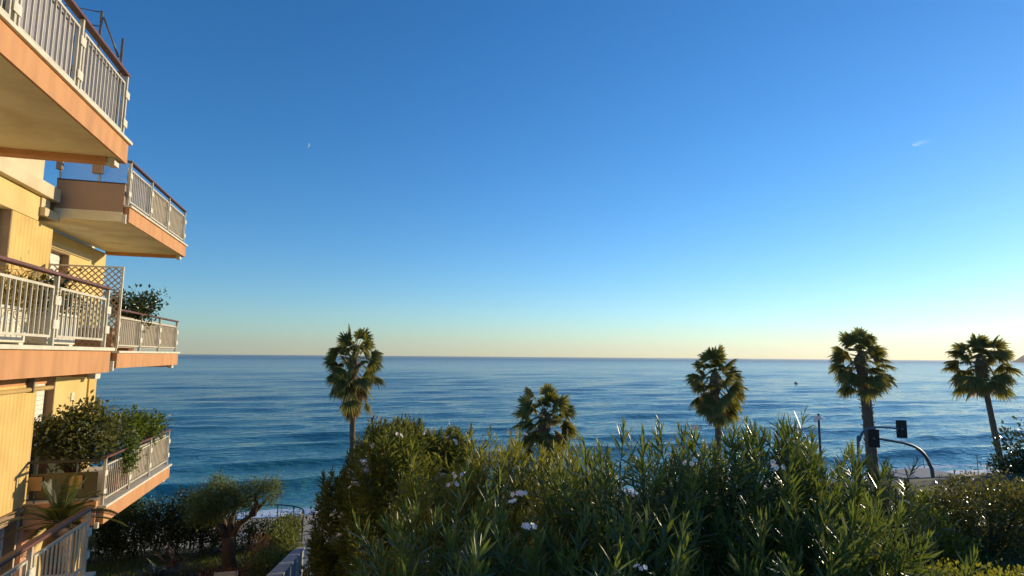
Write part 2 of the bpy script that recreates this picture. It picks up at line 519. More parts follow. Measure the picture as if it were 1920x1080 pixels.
def cloud():
    m, n, p = newmat('thin_cloud')
    nn = noise(n, .006, 6, (1, 1, 3))
    f = ramp(n, nn, .40, .75)
    p.inputs['Base Color'].default_value = (.9, .9, .9, 1); p.inputs['Roughness'].default_value = 1
    t = n.nodes.new('ShaderNodeBsdfTransparent'); mx = n.nodes.new('ShaderNodeMixShader')
    k = n.nodes.new('ShaderNodeMath'); k.operation = 'MULTIPLY'; k.inputs[1].default_value = .15
    n.links.new(f, k.inputs[0]); n.links.new(k.outputs[0], mx.inputs[0])
    n.links.new(t.outputs[0], mx.inputs[1]); n.links.new(p.outputs[0], mx.inputs[2]) if False else None
    tl = n.nodes.new('ShaderNodeBsdfTranslucent'); tl.inputs[0].default_value = (1, 1, 1, 1)
    df = n.nodes.new('ShaderNodeBsdfDiffuse'); df.inputs[0].default_value = (1, 1, 1, 1)
    ad = n.nodes.new('ShaderNodeAddShader'); n.links.new(tl.outputs[0], ad.inputs[0]); n.links.new(df.outputs[0], ad.inputs[1])
    n.links.new(ad.outputs[0], mx.inputs[2])
    n.links.new(mx.outputs[0], n.nodes['Material Output'].inputs['Surface'])
    V = []; F = []
    nu, nv = 40, 14
    r = np.random.default_rng(5)
    for i in range(nu + 1):
        a = -1 + 2 * i / nu
        rr = max(1e-3, 1 - a * a) ** .6
        for j in range(nv):
            th = 2 * math.pi * j / nv
            q = rr * (1 + .35 * math.sin(3 * a + 2 * th) + .2 * r.random())
            V.append((a * 125, 60 * q * math.cos(th), 30 * q * math.sin(th) + 2 * math.sin(a * 2.2)))
    for i in range(nu):
        for j in range(nv):
            F.append((i * nv + j, i * nv + (j + 1) % nv, (i + 1) * nv + (j + 1) % nv, (i + 1) * nv + j))
    me = bpy.data.meshes.new('cloud'); me.from_pydata(V, [], F); me.materials.append(m)
    o = link('cloud', me, None, (8406.6, 6615.8, 3315.8)); o.rotation_euler = (0, 0, rad(-52))
    props(o, 'small lone wisp of white cloud high in the sky', 'cloud')
cloud()

# ------------------------------------------------------------------ apartment building
H = 15.0
F1, F2, F3 = H - 3.1, H + .08, H + 3.25
bl = thing('apartment_building', (-6.0, 10.0, 8.66), 'yellow and orange apartment block with railed balconies beside the sea garden', 'building')

def wall_open(name, mat, x0, x1, y0, y1, z0, z1, openings):
    """wall slab (x0..x1 thick) with rectangular openings (ya, yb, za, zb)"""
    ys = sorted({y0, y1, *[o[0] for o in openings], *[o[1] for o in openings]})
    m = MB()
    for a, b in zip(ys[:-1], ys[1:]):
        cuts = sorted([(o[2], o[3]) for o in openings if o[0] <= a + 1e-6 and o[1] >= b - 1e-6])
        z = z0
        for c, d in cuts:
            if c > z: m.box(x0, x1, a, b, z, c)
            z = d
        if z < z1: m.box(x0, x1, a, b, z, z1)
    return m.build(name, mat, bl)

def window(x, ya, yb, za, zb, shutter=True):
    """recessed window at the back of its opening; x is the outer wall plane"""
    xi = x - .22
    B('window_reveal', REVEAL, bl, (xi, x - .004, yb - .03, yb - .002, za + .002, zb - .03), (xi, x - .004, ya + .002, yb - .002, zb - .03, zb - .002))
    fr = B('window', WINWHITE, bl, (xi - .05, xi + .03, ya, ya + .07, za, zb), (xi - .05, xi + .03, yb - .10, yb - .03, za, zb),
           (xi - .05, xi + .03, ya + .07, yb - .10, zb - .10, zb - .03), (xi - .05, xi + .03, ya + .07, yb - .10, za, za + .07),
           (xi - .05, xi + .03, (ya + yb) / 2 - .04, (ya + yb) / 2 + .04, za + .07, zb - .10))
    B('pane', GLASS, fr, (xi - .03, xi - .015, ya + .07, yb - .10, za + .07, zb - .10))
    if shutter:
        n = 14; top = zb - .1; h = (zb - za) * .62
        for k in range(n):
            z = top - h * (k + 1) / n
            B('shutter_slat', WINWHITE, fr, (xi + .032, xi + .05, ya + .075, yb - .105, z + .006, z + h / n))

NW = -6.0
near_open = [(11.2, 12.85, F2 + .05, F2 + 2.62), (6.4, 8.6, F2 + .05, F2 + 2.5), (12.5, 14.2, H - 4.35, H - 3.25),
             (6.4, 8.6, F1 + .05, F1 + 2.4), (6.4, 8.6, F3 + .05, F3 + 2.5), (11.2, 12.6, F3 + 1.0, F3 + 2.4)]
wall_open('lower_wall', RIB, NW - .3, NW, 2.0, 14.45, H - 3.05, F2 - .38, [o for o in near_open if o[2] > H - 3.06 and o[3] < F2])
wall_open('middle_wall', RIB, NW - .3, NW, 2.0, 14.45, F2 - .376, F3 - .62, [o for o in near_open if F2 < o[2] and o[3] < F3])
wall_open('band_wall', YELLOW, NW - .3, NW + .02, 2.0, 13.75, F3 - .616, F3 - .12, [])
wall_open('upper_wall', CREAM, NW - .3, NW + .01, 2.0, 13.8, F3 + .164, H + 9.0, [o for o in near_open if o[2] > F3])
wall_open('base_wall', CREAM, NW - .3, NW - .02, 2.0, 14.45, 8.5, H - 3.054, [o for o in near_open if o[3] < H - 3.0])
B('floor_band', CREAM, bl, (NW - .3, NW + .16, 2.0, 14.25, F3 - .116, F3 + .16), bevel=.01)
B('sill_block', CREAM, bl, (NW - .3, NW + .12, 13.755, 14.43, F3 - .50, F3 - .33), (NW - .3, NW + .05, 13.755, 14.1, F3 - .33, F3 - .12), bevel=.008)
B('floor_band', REVEAL, bl, (NW - .02, NW + .06, 10.1, 14.30, H - 3.16, H - 3.056))
B('gable_wall', CREAM, bl, (-16, NW - .31, 13.5, 14.44, 8.5, F3 + .1), (-16, NW - .31, 2.0, 13.49, 8.5, H + 9.0))
for o in near_open:
    window(NW, *o, shutter=o[2] > H - 4)
B('window_sill', LEDGE, bl, (NW - .2, NW + .06, 12.45, 14.25, H - 4.43, H - 4.352))
B('pillar', PINK, bl, (NW - .1, NW + .06, 14.30, 14.95, 8.6, H - 3.44))

FWX = -6.65
far_open = [(14.9, 17.0, F2 + .02, F2 + 2.36), (14.9, 16.9, F1 + .02, F1 + 2.52)]
wall_open('far_wall', YELLOW, FWX - .3, FWX, 14.46, 19.28, 8.5, F3 - .405, far_open)
for o in far_open: window(FWX, *o)
B('lintel', CREAM, bl, (FWX - .1, FWX + .05, 14.5, 18.2, F2 + 2.38, F2 + 2.52))
B('pilaster', RIB, bl, (FWX - .1, FWX + .04, 18.78, 19.285, 8.5, F2 - .45))
B('vent_grille', LEDGE, bl, (FWX, FWX + .02, 17.8, 17.98, H - 1.25, H - 1.02))
B('roof_terrace', SOFFIT, bl, (-16, FWX - .305, 14.46, 19.28, F3 - .40, F3 - .06), (-16, FWX - .31, 14.46, 19.28, 8.5, F3 - .41))

BAL = None
def rail_run(x, ys, z0, top, screen=None, gap=.115, screens=None):
    """balcony railing along y at plane x; ys are the post positions; top is the handrail top"""
    zr = top - .05
    m = MB()
    for i, y in enumerate(ys):
        m.box(x - .025, x + .025, y - .02, y + .02, z0, zr - .002)
    for a, b in zip(ys[:-1], ys[1:]):
        lo, hi = z0 + .10, zr - .13
        a2, b2 = a + .075, b - .075
        m.box(x - .018, x + .018, a2, a2 + .03, lo, hi)
        m.box(x - .018, x + .018, b2 - .03, b2, lo, hi)
        m.box(x - .018, x + .018, a2 + .03, b2 - .03, hi - .03, hi)
        m.box(x - .018, x + .018, a2 + .03, b2 - .03, lo, lo + .03)
    r = m.build('balcony_railing', RAILP, bl)
    B('handrail', HANDR, r, (x - .055, x + .045, ys[0] - .06, ys[-1] + .04, zr, top - .008), bevel=.012)
    lo, hi = z0 + .13, zr - .16
    global BAL
    key = 'baluster%.3f' % (hi - lo)
    me = bpy.data.meshes.get(key)
    if me is None:
        mm = MB().box(-.010, .010, -.007, .007, 0, hi - lo)
        me = bpy.data.meshes.new(key); me.from_pydata(mm.v, [], mm.f); me.materials.append(RAILP)
    pm = bpy.data.meshes.get('clamp_plate')
    if pm is None:
        mm = MB().box(-.006, .006, -.075, .075, -.055, .055)
        pm = bpy.data.meshes.new('clamp_plate'); pm.from_pydata(mm.v, [], mm.f); pm.materials.append(WHITEP)
    for a, b in zip(ys[:-1], ys[1:]):
        a2, b2 = a + .105, b - .105
        n = max(2, int(round((b2 - a2) / gap)))
        for k in range(1, n):
            link('baluster', me, r, (x, a2 + (b2 - a2) * k / n, lo))
    for y in ys:
        for z in (z0 + .26, zr - .30):
            link('clamp_plate', pm, r, (x + .034, y, z))
    if screens:
        for (i, mt) in screens:
            a, b = ys[i], ys[i + 1]
            B('net_screen', mt, r, (x - .062, x - .055, a + .03, b - .03, lo - .06, hi + .06))
    return r

def balcony(name, xw, xf, y0, y1, zt, depth=.36, nib=True):
    zb = zt - depth
    s = B('balcony_slab', SOFFIT, bl, (xw + .002, xf - .035, y0 + .035, y1 - .035, zb + .02, zt - .052))
    B('fascia', FASCIA, s, (xf - .033, xf, y0, y1, zb, zt - .052), (xw + .002, xf - .034, y1 - .033, y1, zb, zt - .052), (xw + .002, xf - .034, y0, y0 + .033, zb, zt - .052))
    B('ledge', LEDGE, s, (xw + .002, xf + .045, y0 - .03, y1 + .045, zt - .05, zt), bevel=.008)
    if nib:
        B('edge_beam', FASCIA, s, (xw + .01, xf - .20, y1 - .24, y1 - .037, zb - .06, zb + .018))
        B('drip_block', WHITEP, s, (xf - .198, xf - .09, y1 - .22, y1 - .04, zb - .09, zb + .017))
    return s
XN = -3.3
for zt, nm in ((F1, 'E'), (F2, 'C'), (F3, 'A')):
    balcony(nm, NW + .165, XN, 2.2, 10.05, zt)
YN = [2.3, 3.8, 5.35, 6.85, 8.36, 9.98]
rail_run(XN - .08, YN, F3, F3 + 1.06, screens=[(i, SCREEN) for i in range(5)])
rail_run(XN - .08, YN, F2, F2 + .90)
rail_run(XN - .08, YN, F1, F1 + .92)
# cream ledge-side returns at the seaward ends of the near balconies
for zt, hh in ((F3, 1.06),):
    r = B('end_railing', RAILP, bl, (-5.8, -3.45, 9.955, 9.985, zt + .10, zt + .13), (-5.8, -3.45, 9.955, 9.985, zt + hh - .21, zt + hh - .18))
    B('handrail', HANDR, r, (-5.8, -3.45, 9.93, 10.03, zt + hh - .05, zt + hh))
    for k in range(19):
        B('baluster', RAILP, r, (-5.75 + k * .12, -5.734 + k * .12, 9.958, 9.982, zt + .13, zt + hh - .21))
# pipe and beam under the middle near balcony
B('soffit_beam', FASCIA, bl, (-4.3, -3.9, 2.3, 9.8, F2 - .50, F2 - .362))
MB().tube([(-3.86, 2.3, F2 - .56), (-3.86, 9.7, F2 - .56)], .03, 10).build('drain_pipe', PIPE, bl, True)
MB().tube([(-3.62, 6.9, F2 - .34), (-3.60, 7.0, F2 - .45), (-3.66, 7.0, F2 - .52), (-3.8, 6.95, F2 - .54)], .022, 8).build('pipe_bend', PIPE, bl, True)
B('pipe_bracket', METAL, bl, (-3.90, -3.82, 7.4, 7.43, F2 - .60, F2 - .36), (-3.90, -3.82, 9.1, 9.13, F2 - .60, F2 - .36))

XF = -4.6
YF = [14.47, 16.0, 17.5, 19.17]
for zt in (F1, F2, F3):
    balcony('far', FWX + .055, XF, 14.4, 19.25, zt - .03, .37)
rail_run(XF - .07, YF, F3 - .03, F3 + .99, gap=.12, screens=[(0, SCREEN), (1, SCREENB), (2, SCREENB)])
rail_run(XF - .07, YF, F2 - .03, F2 + .88, gap=.12, screens=[(0, SCREENB), (1, SCREENB), (2, SCREENB)])
rail_run(XF - .07, YF, F1 - .03, F1 + .96, gap=.12, screens=[(1, SCREENB), (2, SCREENB)])
# opaque side parapets facing the street side
for zt in (F2, F3):
    pb = B('side_parapet', BROWNWALL, bl, (NW + .02, XF - .11, 14.36, 14.44, zt - .20, zt + .42))
    B('parapet_cap', DARKM, pb, (NW + .02, XF - .10, 14.35, 14.45, zt + .422, zt + .445))
    B('side_beam', SOFFIT, bl, (NW + .02, XF - .12, 14.34, 14.44, zt - .42, zt - .204))
    B('drip_block', WHITEP, bl, (XF - .118, XF - .04, 14.33, 14.40, zt - .45, zt - .25))
    for xx in (-5.95, -5.22):
        B('glass_post', WHITEP, pb, (xx - .018, xx + .018, 14.385, 14.415, zt + .446, zt + .98))
    B('glass_screen', CGLASS, pb, (-5.93, -5.24, 14.395, 14.405, zt + .45, zt + .96), (-5.20, -4.72, 14.395, 14.405, zt + .45, zt + .96))
B('parapet_block', BROWNWALL, bl, (-5.32, -5.13, 14.25, 14.35, F3 + .60, F3 + .86), (-5.98, -5.88, 14.25, 14.35, F3 + .62, F3 + .86))
# low side of the bottom far balcony: dark glazed panels, orange plates, deep beam
sp_ = B('side_railing', DARKM, bl, (NW + .02, XF - .12, 14.37, 14.43, F1 + .86, F1 + .91))
B('bottom_rail', DARKM, sp_, (NW + .02, XF - .12, 14.385, 14.415, F1 + .14, F1 + .17))
B('panel', OLIVEGL, sp_, (NW + .06, XF - .16, 14.398, 14.404, F1 + .17, F1 + .66))
for xx in (-5.84, -5.14):
    B('clamp_plate', PLATE, sp_, (xx - .12, xx + .12, 14.36, 14.384, F1 + .33, F1 + .60), bevel=.006)
    B('post', METAL, sp_, (xx - .015, xx + .015, 14.386, 14.397, F1 + .05, F1 + .86))
B('side_beam', FASCIA, bl, (NW + .02, XF - .12, 14.30, 14.45, F1 - .10, F1 + .08), bevel=.01)
B('side_beam', PINK, bl, (NW + .02, XF - .13, 14.33, 14.44, F1 - .40, F1 - .104))
B('drip_block', WHITEP, bl, (XF - .128, XF - .06, 14.30, 14.38, F1 - .46, F1 - .35))

# lattice privacy screen beside the middle far balcony
tr = thing('trellis_screen', (-5.25, 14.28, F2), 'diamond lattice privacy screen standing beside the middle sea balcony', 'trellis')
B('frame', WHITEP, tr, (-4.60, -4.565, 14.26, 14.30, F2 + .02, F2 + 1.76), (-5.94, -4.60, 14.26, 14.30, F2 + 1.725, F2 + 1.758), (-5.94, -5.905, 14.26, 14.30, F2 + .02, F2 + 1.725))
def lattice():
    x0, x1, z0, z1 = -5.905, -4.60, F2 + .03, F2 + 1.725
    for sgn in (1, -1):
        c = -4
        while c < 4:
            # line z = z0 + sgn*(x-x0) + c, clip to the rectangle
            pts = []
            for x in (x0, x1):
                z = z0 + sgn * (x - x0) + c
                if z0 <= z <= z1: pts.append((x, z))
            for z in (z0, z1):
                x = x0 + sgn * (z - z0 - c)
                if x0 < x < x1: pts.append((x, z))
            if len(pts) == 2 and math.dist(*pts) > .1:
                (xa, za), (xb, zb) = pts
                L = math.dist(*pts); nx, nz = -(zb - za) / L * .011, (xb - xa) / L * .011
                y0 = 14.272 if sgn > 0 else 14.281
                m = MB()
                q = [(xa + nx, za + nz), (xb + nx, zb + nz), (xb - nx, zb - nz), (xa - nx, za - nz)]
                m.v = [(a, y0, b) for a, b in q] + [(a, y0 + .008, b) for a, b in q]
                m.f = [(0, 1, 2, 3), (7, 6, 5, 4), (0, 4, 5, 1), (1, 5, 6, 2), (2, 6, 7, 3), (3, 7, 4, 0)]
                m.build('slat', WOOD, tr)
            c += .125
lattice()

# metal awning frame rising above the top near balcony
af = thing('awning_frame', (-3.6, 10.0, F3), 'thin grey metal frame poking above the topmost balcony railing', 'metal frame')
MB().tube([(-3.74, 9.85, F3), (-3.74, 9.85, H + 5.20)], .022, 8).build('post', METAL, af, True)
MB().tube([(-3.43, 9.85, F3), (-3.43, 9.85, H + 4.80)], .022, 8).build('post', METAL, af, True)
MB().tube([(-3.71, 9.85, H + 5.10), (-3.47, 9.85, H + 4.5)], .016, 8).build('brace', METAL, af, True)
MB().tube([(-3.75, 9.85, H + 5.18), (-5.6, 9.85, H + 5.28)], .009, 6).build('wire', METAL, af, True)
MB().tube([(-3.75, 9.85, H + 4.95), (-5.6, 9.85, H + 5.02)], .009, 6).build('wire', METAL, af, True)

# planter boxes behind the middle near railing
for (ya, yb, lab) in ((8.80, 9.62, 'tall white planter box behind the middle left railing, nearest the lattice'), (7.55, 8.30, 'white planter box at the left picture edge below the golden fern')):
    pl = thing('planter_box', (-3.78, (ya + yb) / 2, F2), lab, 'planter', 'white planters on the middle balcony')
    B('trough', WHITEP, pl, (-3.96, -3.60, ya, yb, F2 + .03, F2 + .40), bevel=.015)
    B('rim', WHITEP, pl, (-3.98, -3.58, ya - .02, yb + .02, F2 + .402, F2 + .44), bevel=.01)
    B('foot', WHITEP, pl, (-3.95, -3.61, ya + .05, ya + .15, F2, F2 + .029), (-3.95, -3.61, yb - .15, yb - .05, F2, F2 + .029))

# ------------------------------------------------------------------ vegetation kit
def leaf_long(L=1., W=.16, fold=.25, droop=.12):
    """lance-shaped leaf along +y, 8 tris"""
    ts = (.34, .7)
    V = [(0, 0, 0)]
    for t in ts:
        hw = W / 2 * (1.0 if t < .5 else .72)
        z = -droop * t * t
        V += [(-hw, t, z + fold * hw), (0, t, z), (hw, t, z + fold * hw)]
    V.append((0, 1, -droop))
    T = [(0, 2, 1), (0, 3, 2), (1, 2, 5), (1, 5, 4), (2, 3, 6), (2, 6, 5), (4, 5, 7), (5, 6, 7)]
    return np.array(V) * L, np.array(T)

def leaf_small():
    V = np.array([(0, 0, 0), (-.28, .45, .1), (0, 1, -.08), (.28, .45, .1)])
    return V, np.array([(0, 2, 1), (0, 3, 2)])

def frames(D, spin=None, r=rng):
    """rotation matrices whose +y column follows D, random spin"""
    D = D / (np.linalg.norm(D, axis=1, keepdims=True) + 1e-9)
    a = np.where(np.abs(D[:, 2:3]) < .95, np.array([[0, 0, 1.]]), np.array([[1., 0, 0]]))
    X = np.cross(D, a); X /= np.linalg.norm(X, axis=1, keepdims=True) + 1e-9
    Z = np.cross(X, D)
    if spin is not None:
        c, s = np.cos(spin)[:, None], np.sin(spin)[:, None]
        X, Z = X * c + Z * s, Z * c - X * s
    return np.stack([X, D, Z], -1)

def place(V, T, R, P, Sc):
    n, k = len(P), len(V)
    W = np.einsum('nij,kj->nki', R, V) * np.asarray(Sc).reshape(-1, 1, 1) + P[:, None, :]
    TT = T[None] + (np.arange(n) * k)[:, None, None]
    return W.reshape(-1, 3), TT.reshape(-1, T.shape[1])

def merge(parts):
    Vs, Ts, tn = [], [], []; o = 0
    for V, T, t in parts:
        Vs.append(V); Ts.append(T + o); tn.append(t); o += len(V)
    return np.concatenate(Vs), np.concatenate(Ts), np.concatenate(tn)

def shoot(seed, length=.7, whorls=11, leafL=.14, simple=False):
    """oleander shoot growing along +z from the origin: leaves in whorls of three"""
    r = np.random.default_rng(seed)
    bend = r.normal(0, .07, 2)
    def axis(t): return np.array([bend[0] * t * t, bend[1] * t * t, length * t])
    P, D, Sc = [], [], []
    t = 1.0; ph = r.random() * 6.28
    for wv in range(whorls):
        tt = 1 - wv / whorls * .85
        a0 = rad(14 + 52 * min(1, wv / (whorls * .55))) + r.normal(0, .07)
        L = leafL * (.45 + .55 * min(1, (wv + 1) / 4)) * r.uniform(.85, 1.12)
        ph += 1.05
        for k in range(3):
            if r.random() < .10: continue
            an = ph + k * 2.094 + r.normal(0, .2); el = a0 + r.normal(0, .16)
            P.append(axis(tt) + np.array([0, 0, r.normal(0, .008)])); Sc.append(L * r.uniform(.85, 1.1))
            D.append((math.sin(el) * math.cos(an), math.sin(el) * math.sin(an), math.cos(el)))
    P, D, Sc = np.array(P), np.array(D), np.array(Sc)
    R = frames(D, r.normal(0, .35, len(P)), r)
    if simple:
        V, T = leaf_small(); V = V * np.array([.30, 1, 1])
    else:
        V, T = leaf_long(1., .125, .3, .06)
    LV, LT = place(V, T, R, P, Sc)
    tint = np.repeat(np.clip(r.normal(.45, .25, len(P)), 0, 1), len(T))
    ns = 4
    sv, stt = [], []
    for i in range(ns + 1):
        c = axis(i / ns); rr = .0055 * (1 - .6 * i / ns)
        for k in range(3):
            sv.append(c + rr * np.array([math.cos(k * 2.094), math.sin(k * 2.094), 0]))
    for i in range(ns):
        for k in range(3):
            a, b = i * 3 + k, i * 3 + (k + 1) % 3
            stt += [(a, b, b + 3), (a, b + 3, a + 3)]
    return merge([(LV, LT, tint), (np.array(sv), np.array(stt), np.full(len(stt), .9))])

SH = [shoot(100 + i, .60 + .05 * (i % 4), 15 + i % 3, .135 + .006 * (i % 4)) for i in range(10)]
SHS = [shoot(300 + i, .6, 10, .15, True) for i in range(8)]
def rot_to(D, spin):
    R = frames(D, spin)            # +y follows D; shoots grow along +z
    return np.stack([R[:, :, 0], -R[:, :, 2], R[:, :, 1]], -1)

def petals_mesh():
    m = MB()
    for k in range(5):
        a = k * 2 * math.pi / 5
        c, s = math.cos(a), math.sin(a)
        def p(r, w, z): return (r * c - w * s, r * s + w * c, z)
        b = len(m.v)
        m.v += [p(.002, 0, 0), p(.012, -.008, .004), p(.024, -.011, .006), p(.028, 0.002, .004), p(.024, .010, .007), p(.012, .007, .004)]
        m.f.append(tuple(range(b, b + 6)))
    me = bpy.data.meshes.new('flower'); me.from_pydata(m.v, [], m.f); me.materials.append(PETAL)
    return m
PM = petals_mesh()
def flower_cluster_mesh(seed, n=6, size=.05):
    r = np.random.default_rng(seed); m = MB()
    for k in range(n):
        off = r.normal(0, size, 3); off[2] = abs(off[2]) * .6
        d = Vector((off[0], off[1], .06 + r.normal(0, .03))) + Vector((.2, -.5, .2)) * .1
        q = d.to_track_quat('Z', 'Y').to_matrix()
        b = len(m.v)
        for v in PM.v:
            m.v.append(tuple(np.array(q @ Vector(v)) * r.uniform(.8, 1.15) + off))
        m.f += [tuple(b + i for i in f) for f in PM.f]
    me = bpy.data.meshes.new('flower_cluster'); me.from_pydata(m.v, [], m.f); me.materials.append(PETAL)
    return me
FC = [flower_cluster_mesh(i, 4 + i % 5) for i in range(6)]

def oleander(name, label, mounds, mat, n_parts, density, simple=False, scale=1.0, group='oleanders', leafmesh=None, inner=True, flowers=(), seed=1, tallshoots=(), nflow=0):
    """mounds: (cx, cy, rx, ry, ztop, zbase) in world metres"""
    r = np.random.default_rng(seed)
    cx = np.mean([m[0] for m in mounds]); cy = np.mean([m[1] for m in mounds]); zb = min(m[5] for m in mounds)
    t = thing(name, (cx, cy, zb), label, 'shrub', group)
    lib = SHS if simple else SH
    tips, dirs = [], []
    for (mx, my, rx, ry, zt, zbs) in mounds:
        n = int(density * math.pi * rx * ry * 1.6)
        k = 0
        while k < n:
            a = r.random() * 6.283; q = math.sqrt(r.random())
            if r.random() < .35: q = r.uniform(.8, 1.0)
            x, y = mx + rx * q * math.cos(a), my + ry * q * math.sin(a)
            hgt = (1 - q ** 4.2) ** .55
            if r.random() < .5:                       # flanks, down to near the ground
                q = r.uniform(.62, .99); x, y = mx + rx * q * math.cos(a), my + ry * q * math.sin(a)
                hgt = (1 - q ** 4.2) ** .55
                z = zbs + .5 + max(0, (zt - zbs) * hgt - .5) * r.uniform(.0, .98)
            else:
                z = zbs + (zt - zbs) * hgt - .16 * r.random()
            z += .16 * scale * (vnoise(np.array(x * 2.3), np.array(y * 2.3), seed) - .5) + r.normal(0, .035)
            n_ = np.array([q ** 2.2 * math.cos(a) * .95, q ** 2.2 * math.sin(a) * .95, 1.0])
            n_ += r.normal(0, .20, 3)
            tips.append((x, y, z)); dirs.append(n_); k += 1
    for (x, y, z) in tallshoots:
        tips.append((x, y, z)); dirs.append(np.array([r.normal(0, .12), r.normal(0, .12), 1.]))
    tips = np.array(tips); dirs = np.array(dirs); dirs /= np.linalg.norm(dirs, axis=1, keepdims=True)
    ln = .66 * scale
    base = tips - dirs * ln
    R = rot_to(dirs, r.random(len(tips)) * 6.28)
    order = np.argsort(np.linalg.norm(tips - np.array([0, 0, 15.]), axis=1))
    sc = scale * r.uniform(.85, 1.15, len(tips))
    meshes = {}
    for j, i in enumerate(order[:n_parts]):
        kk = int(r.integers(len(lib)))
        if kk not in meshes:
            V, T, tn = lib[kk]
            meshes[kk] = trimesh('leafy_shoot', V, T, mat, tn)
        o = link('leafy_shoot', meshes[kk], t)
        mw = Matrix([[*(R[i][a] * sc[i]), base[i][a] - rootloc(t)[a]] for a in range(3)] + [[0, 0, 0, 1]])
        o.matrix_local = mw
    parts = []
    rest = order[n_parts:]
    ch = r.integers(len(lib), size=len(rest))
    for kk in range(len(lib)):
        sel = rest[ch == kk]
        if len(sel) == 0: continue
        V, T, tn = lib[kk]
        W, TT = place(V, T, R[sel], base[sel] - rootloc(t), sc[sel])
        sh = np.repeat(r.normal(0, .12, len(sel)), len(T))
        parts.append((W, TT, np.clip(np.tile(tn, len(sel)) + sh, 0, 1)))
    if parts:
        V, T, tn = merge(parts)
        o = link('foliage', trimesh('foliage', V, T, mat, tn), t); o['kind'] = 'stuff'
    # woody stems from the base up into the crown
    m = MB()
    for (mx, my, rx, ry, zt, zbs) in mounds:
        for k in range(int(10 + 10 * rx)):
            a = r.random() * 6.28; q = math.sqrt(r.random())
            e = np.array([mx + rx * .85 * q * math.cos(a), my + ry * .85 * q * math.sin(a), zbs + (zt - zbs) * (1 - q ** 3) ** .5 * .85])
            b0 = np.array([mx + .3 * rx * math.cos(a), my + .3 * ry * math.sin(a), zbs - .1])
            mid = (b0 + e) / 2 + np.array([*(r.normal(0, .08, 2)), .1])
            m.tube([b0, mid, e], [.022, .016, .008], 5, False)
    m.build('stems', STEM, t, True)['kind'] = 'stuff'
    fm = bpy.data.meshes['flower']
    for (x, y, z, s_) in flowers:                 # near blossoms, one object each
        for k in range(5):
            off = r.normal(0, .022 * s_ / .7, 3); off[2] = abs(off[2]) * .7
            o = link('flower', fm, t, np.array([x, y, z]) + off)
            q = s_ * .78 * r.uniform(.8, 1.15); o.scale = (q, q, q)
            o.rotation_euler = Vector((off[0] * 14 - .25, off[1] * 14 - .55, .55)).to_track_quat('Z', 'Y').to_euler()
    if nflow:
        vis = [i for i in range(len(tips)) if tips[i][2] > zb + .42 * (max(m[4] for m in mounds) - zb)]
        for i in r.choice(vis, nflow, False):
            o = link('flower_cluster', FC[int(r.integers(len(FC)))], t, tips[i] + dirs[i] * .02)
            q = r.uniform(.8, 1.4); o.scale = (q, q, q); o['kind'] = 'stuff'
            o.rotation_euler = (r.normal(-.3, .3), r.normal(0, .3), r.random() * 6.28)
    return t

def clump_foliage(name, mat, t, ellipsoids, n, size, seed, shell=.55, leafw=1.0, up_bias=.3, long=False):
    """many small leaves gathered in sprigs through the outer volume of ellipsoids (cx,cy,cz,rx,ry,rz) in world coords"""
    r = np.random.default_rng(seed)
    vol = np.array([e[3] * e[4] * e[5] for e in ellipsoids]) ** .67; vol = vol / vol.sum()
    P, D = [], []
    for e, f in zip(ellipsoids, vol):
        k = int(n * f / 9)
        d = r.normal(0, 1, (k, 3)); d /= np.linalg.norm(d, axis=1, keepdims=True)
        q = shell + (1 - shell) * r.random((k, 1)) ** .7
        lump = .80 + .42 * vnoise(d[:, 0] * 2.6 + 7, d[:, 1] * 2.6 + d[:, 2] * 3.1 + 9, seed)[:, None]
        c = np.array(e[:3]) + d * q * lump * np.array(e[3:])
        for j in range(9):
            P.append(c + r.normal(0, size * 1.1, (k, 3)))
            dd = d * .8 + r.normal(0, .65, (k, 3)); dd[:, 2] += up_bias
            D.append(dd)
    P = np.concatenate(P); D = np.concatenate(D)
    R = frames(D, r.random(len(P)) * 6.28, r)
    V, T = leaf_long(1., .24) if long else leaf_small()
    V = V * np.array([leafw, 1, 1])
    W, TT = place(V, T, R, P - rootloc(t), size * r.uniform(.6, 1.25, len(P)))
    tn = np.repeat(np.clip(r.normal(.45, .28, len(P)), 0, 1), len(T))
    o = link(name, trimesh(name, W, TT, mat, tn), t); o['kind'] = 'stuff'
    return o

def twigs(t, base, ends, r0=.03, r1=.008, mat=BARK, seed=0, name='branches'):
    r = np.random.default_rng(seed); m = MB()
    for e in ends:
        b = np.array(base, float); e = np.array(e, float)
        mid = b * .5 + e * .5 + r.normal(0, .08, 3)
        m.tube([b, mid, e], [r0, (r0 + r1) / 2, r1], 6, False)
    return m.build(name, mat, t, True)

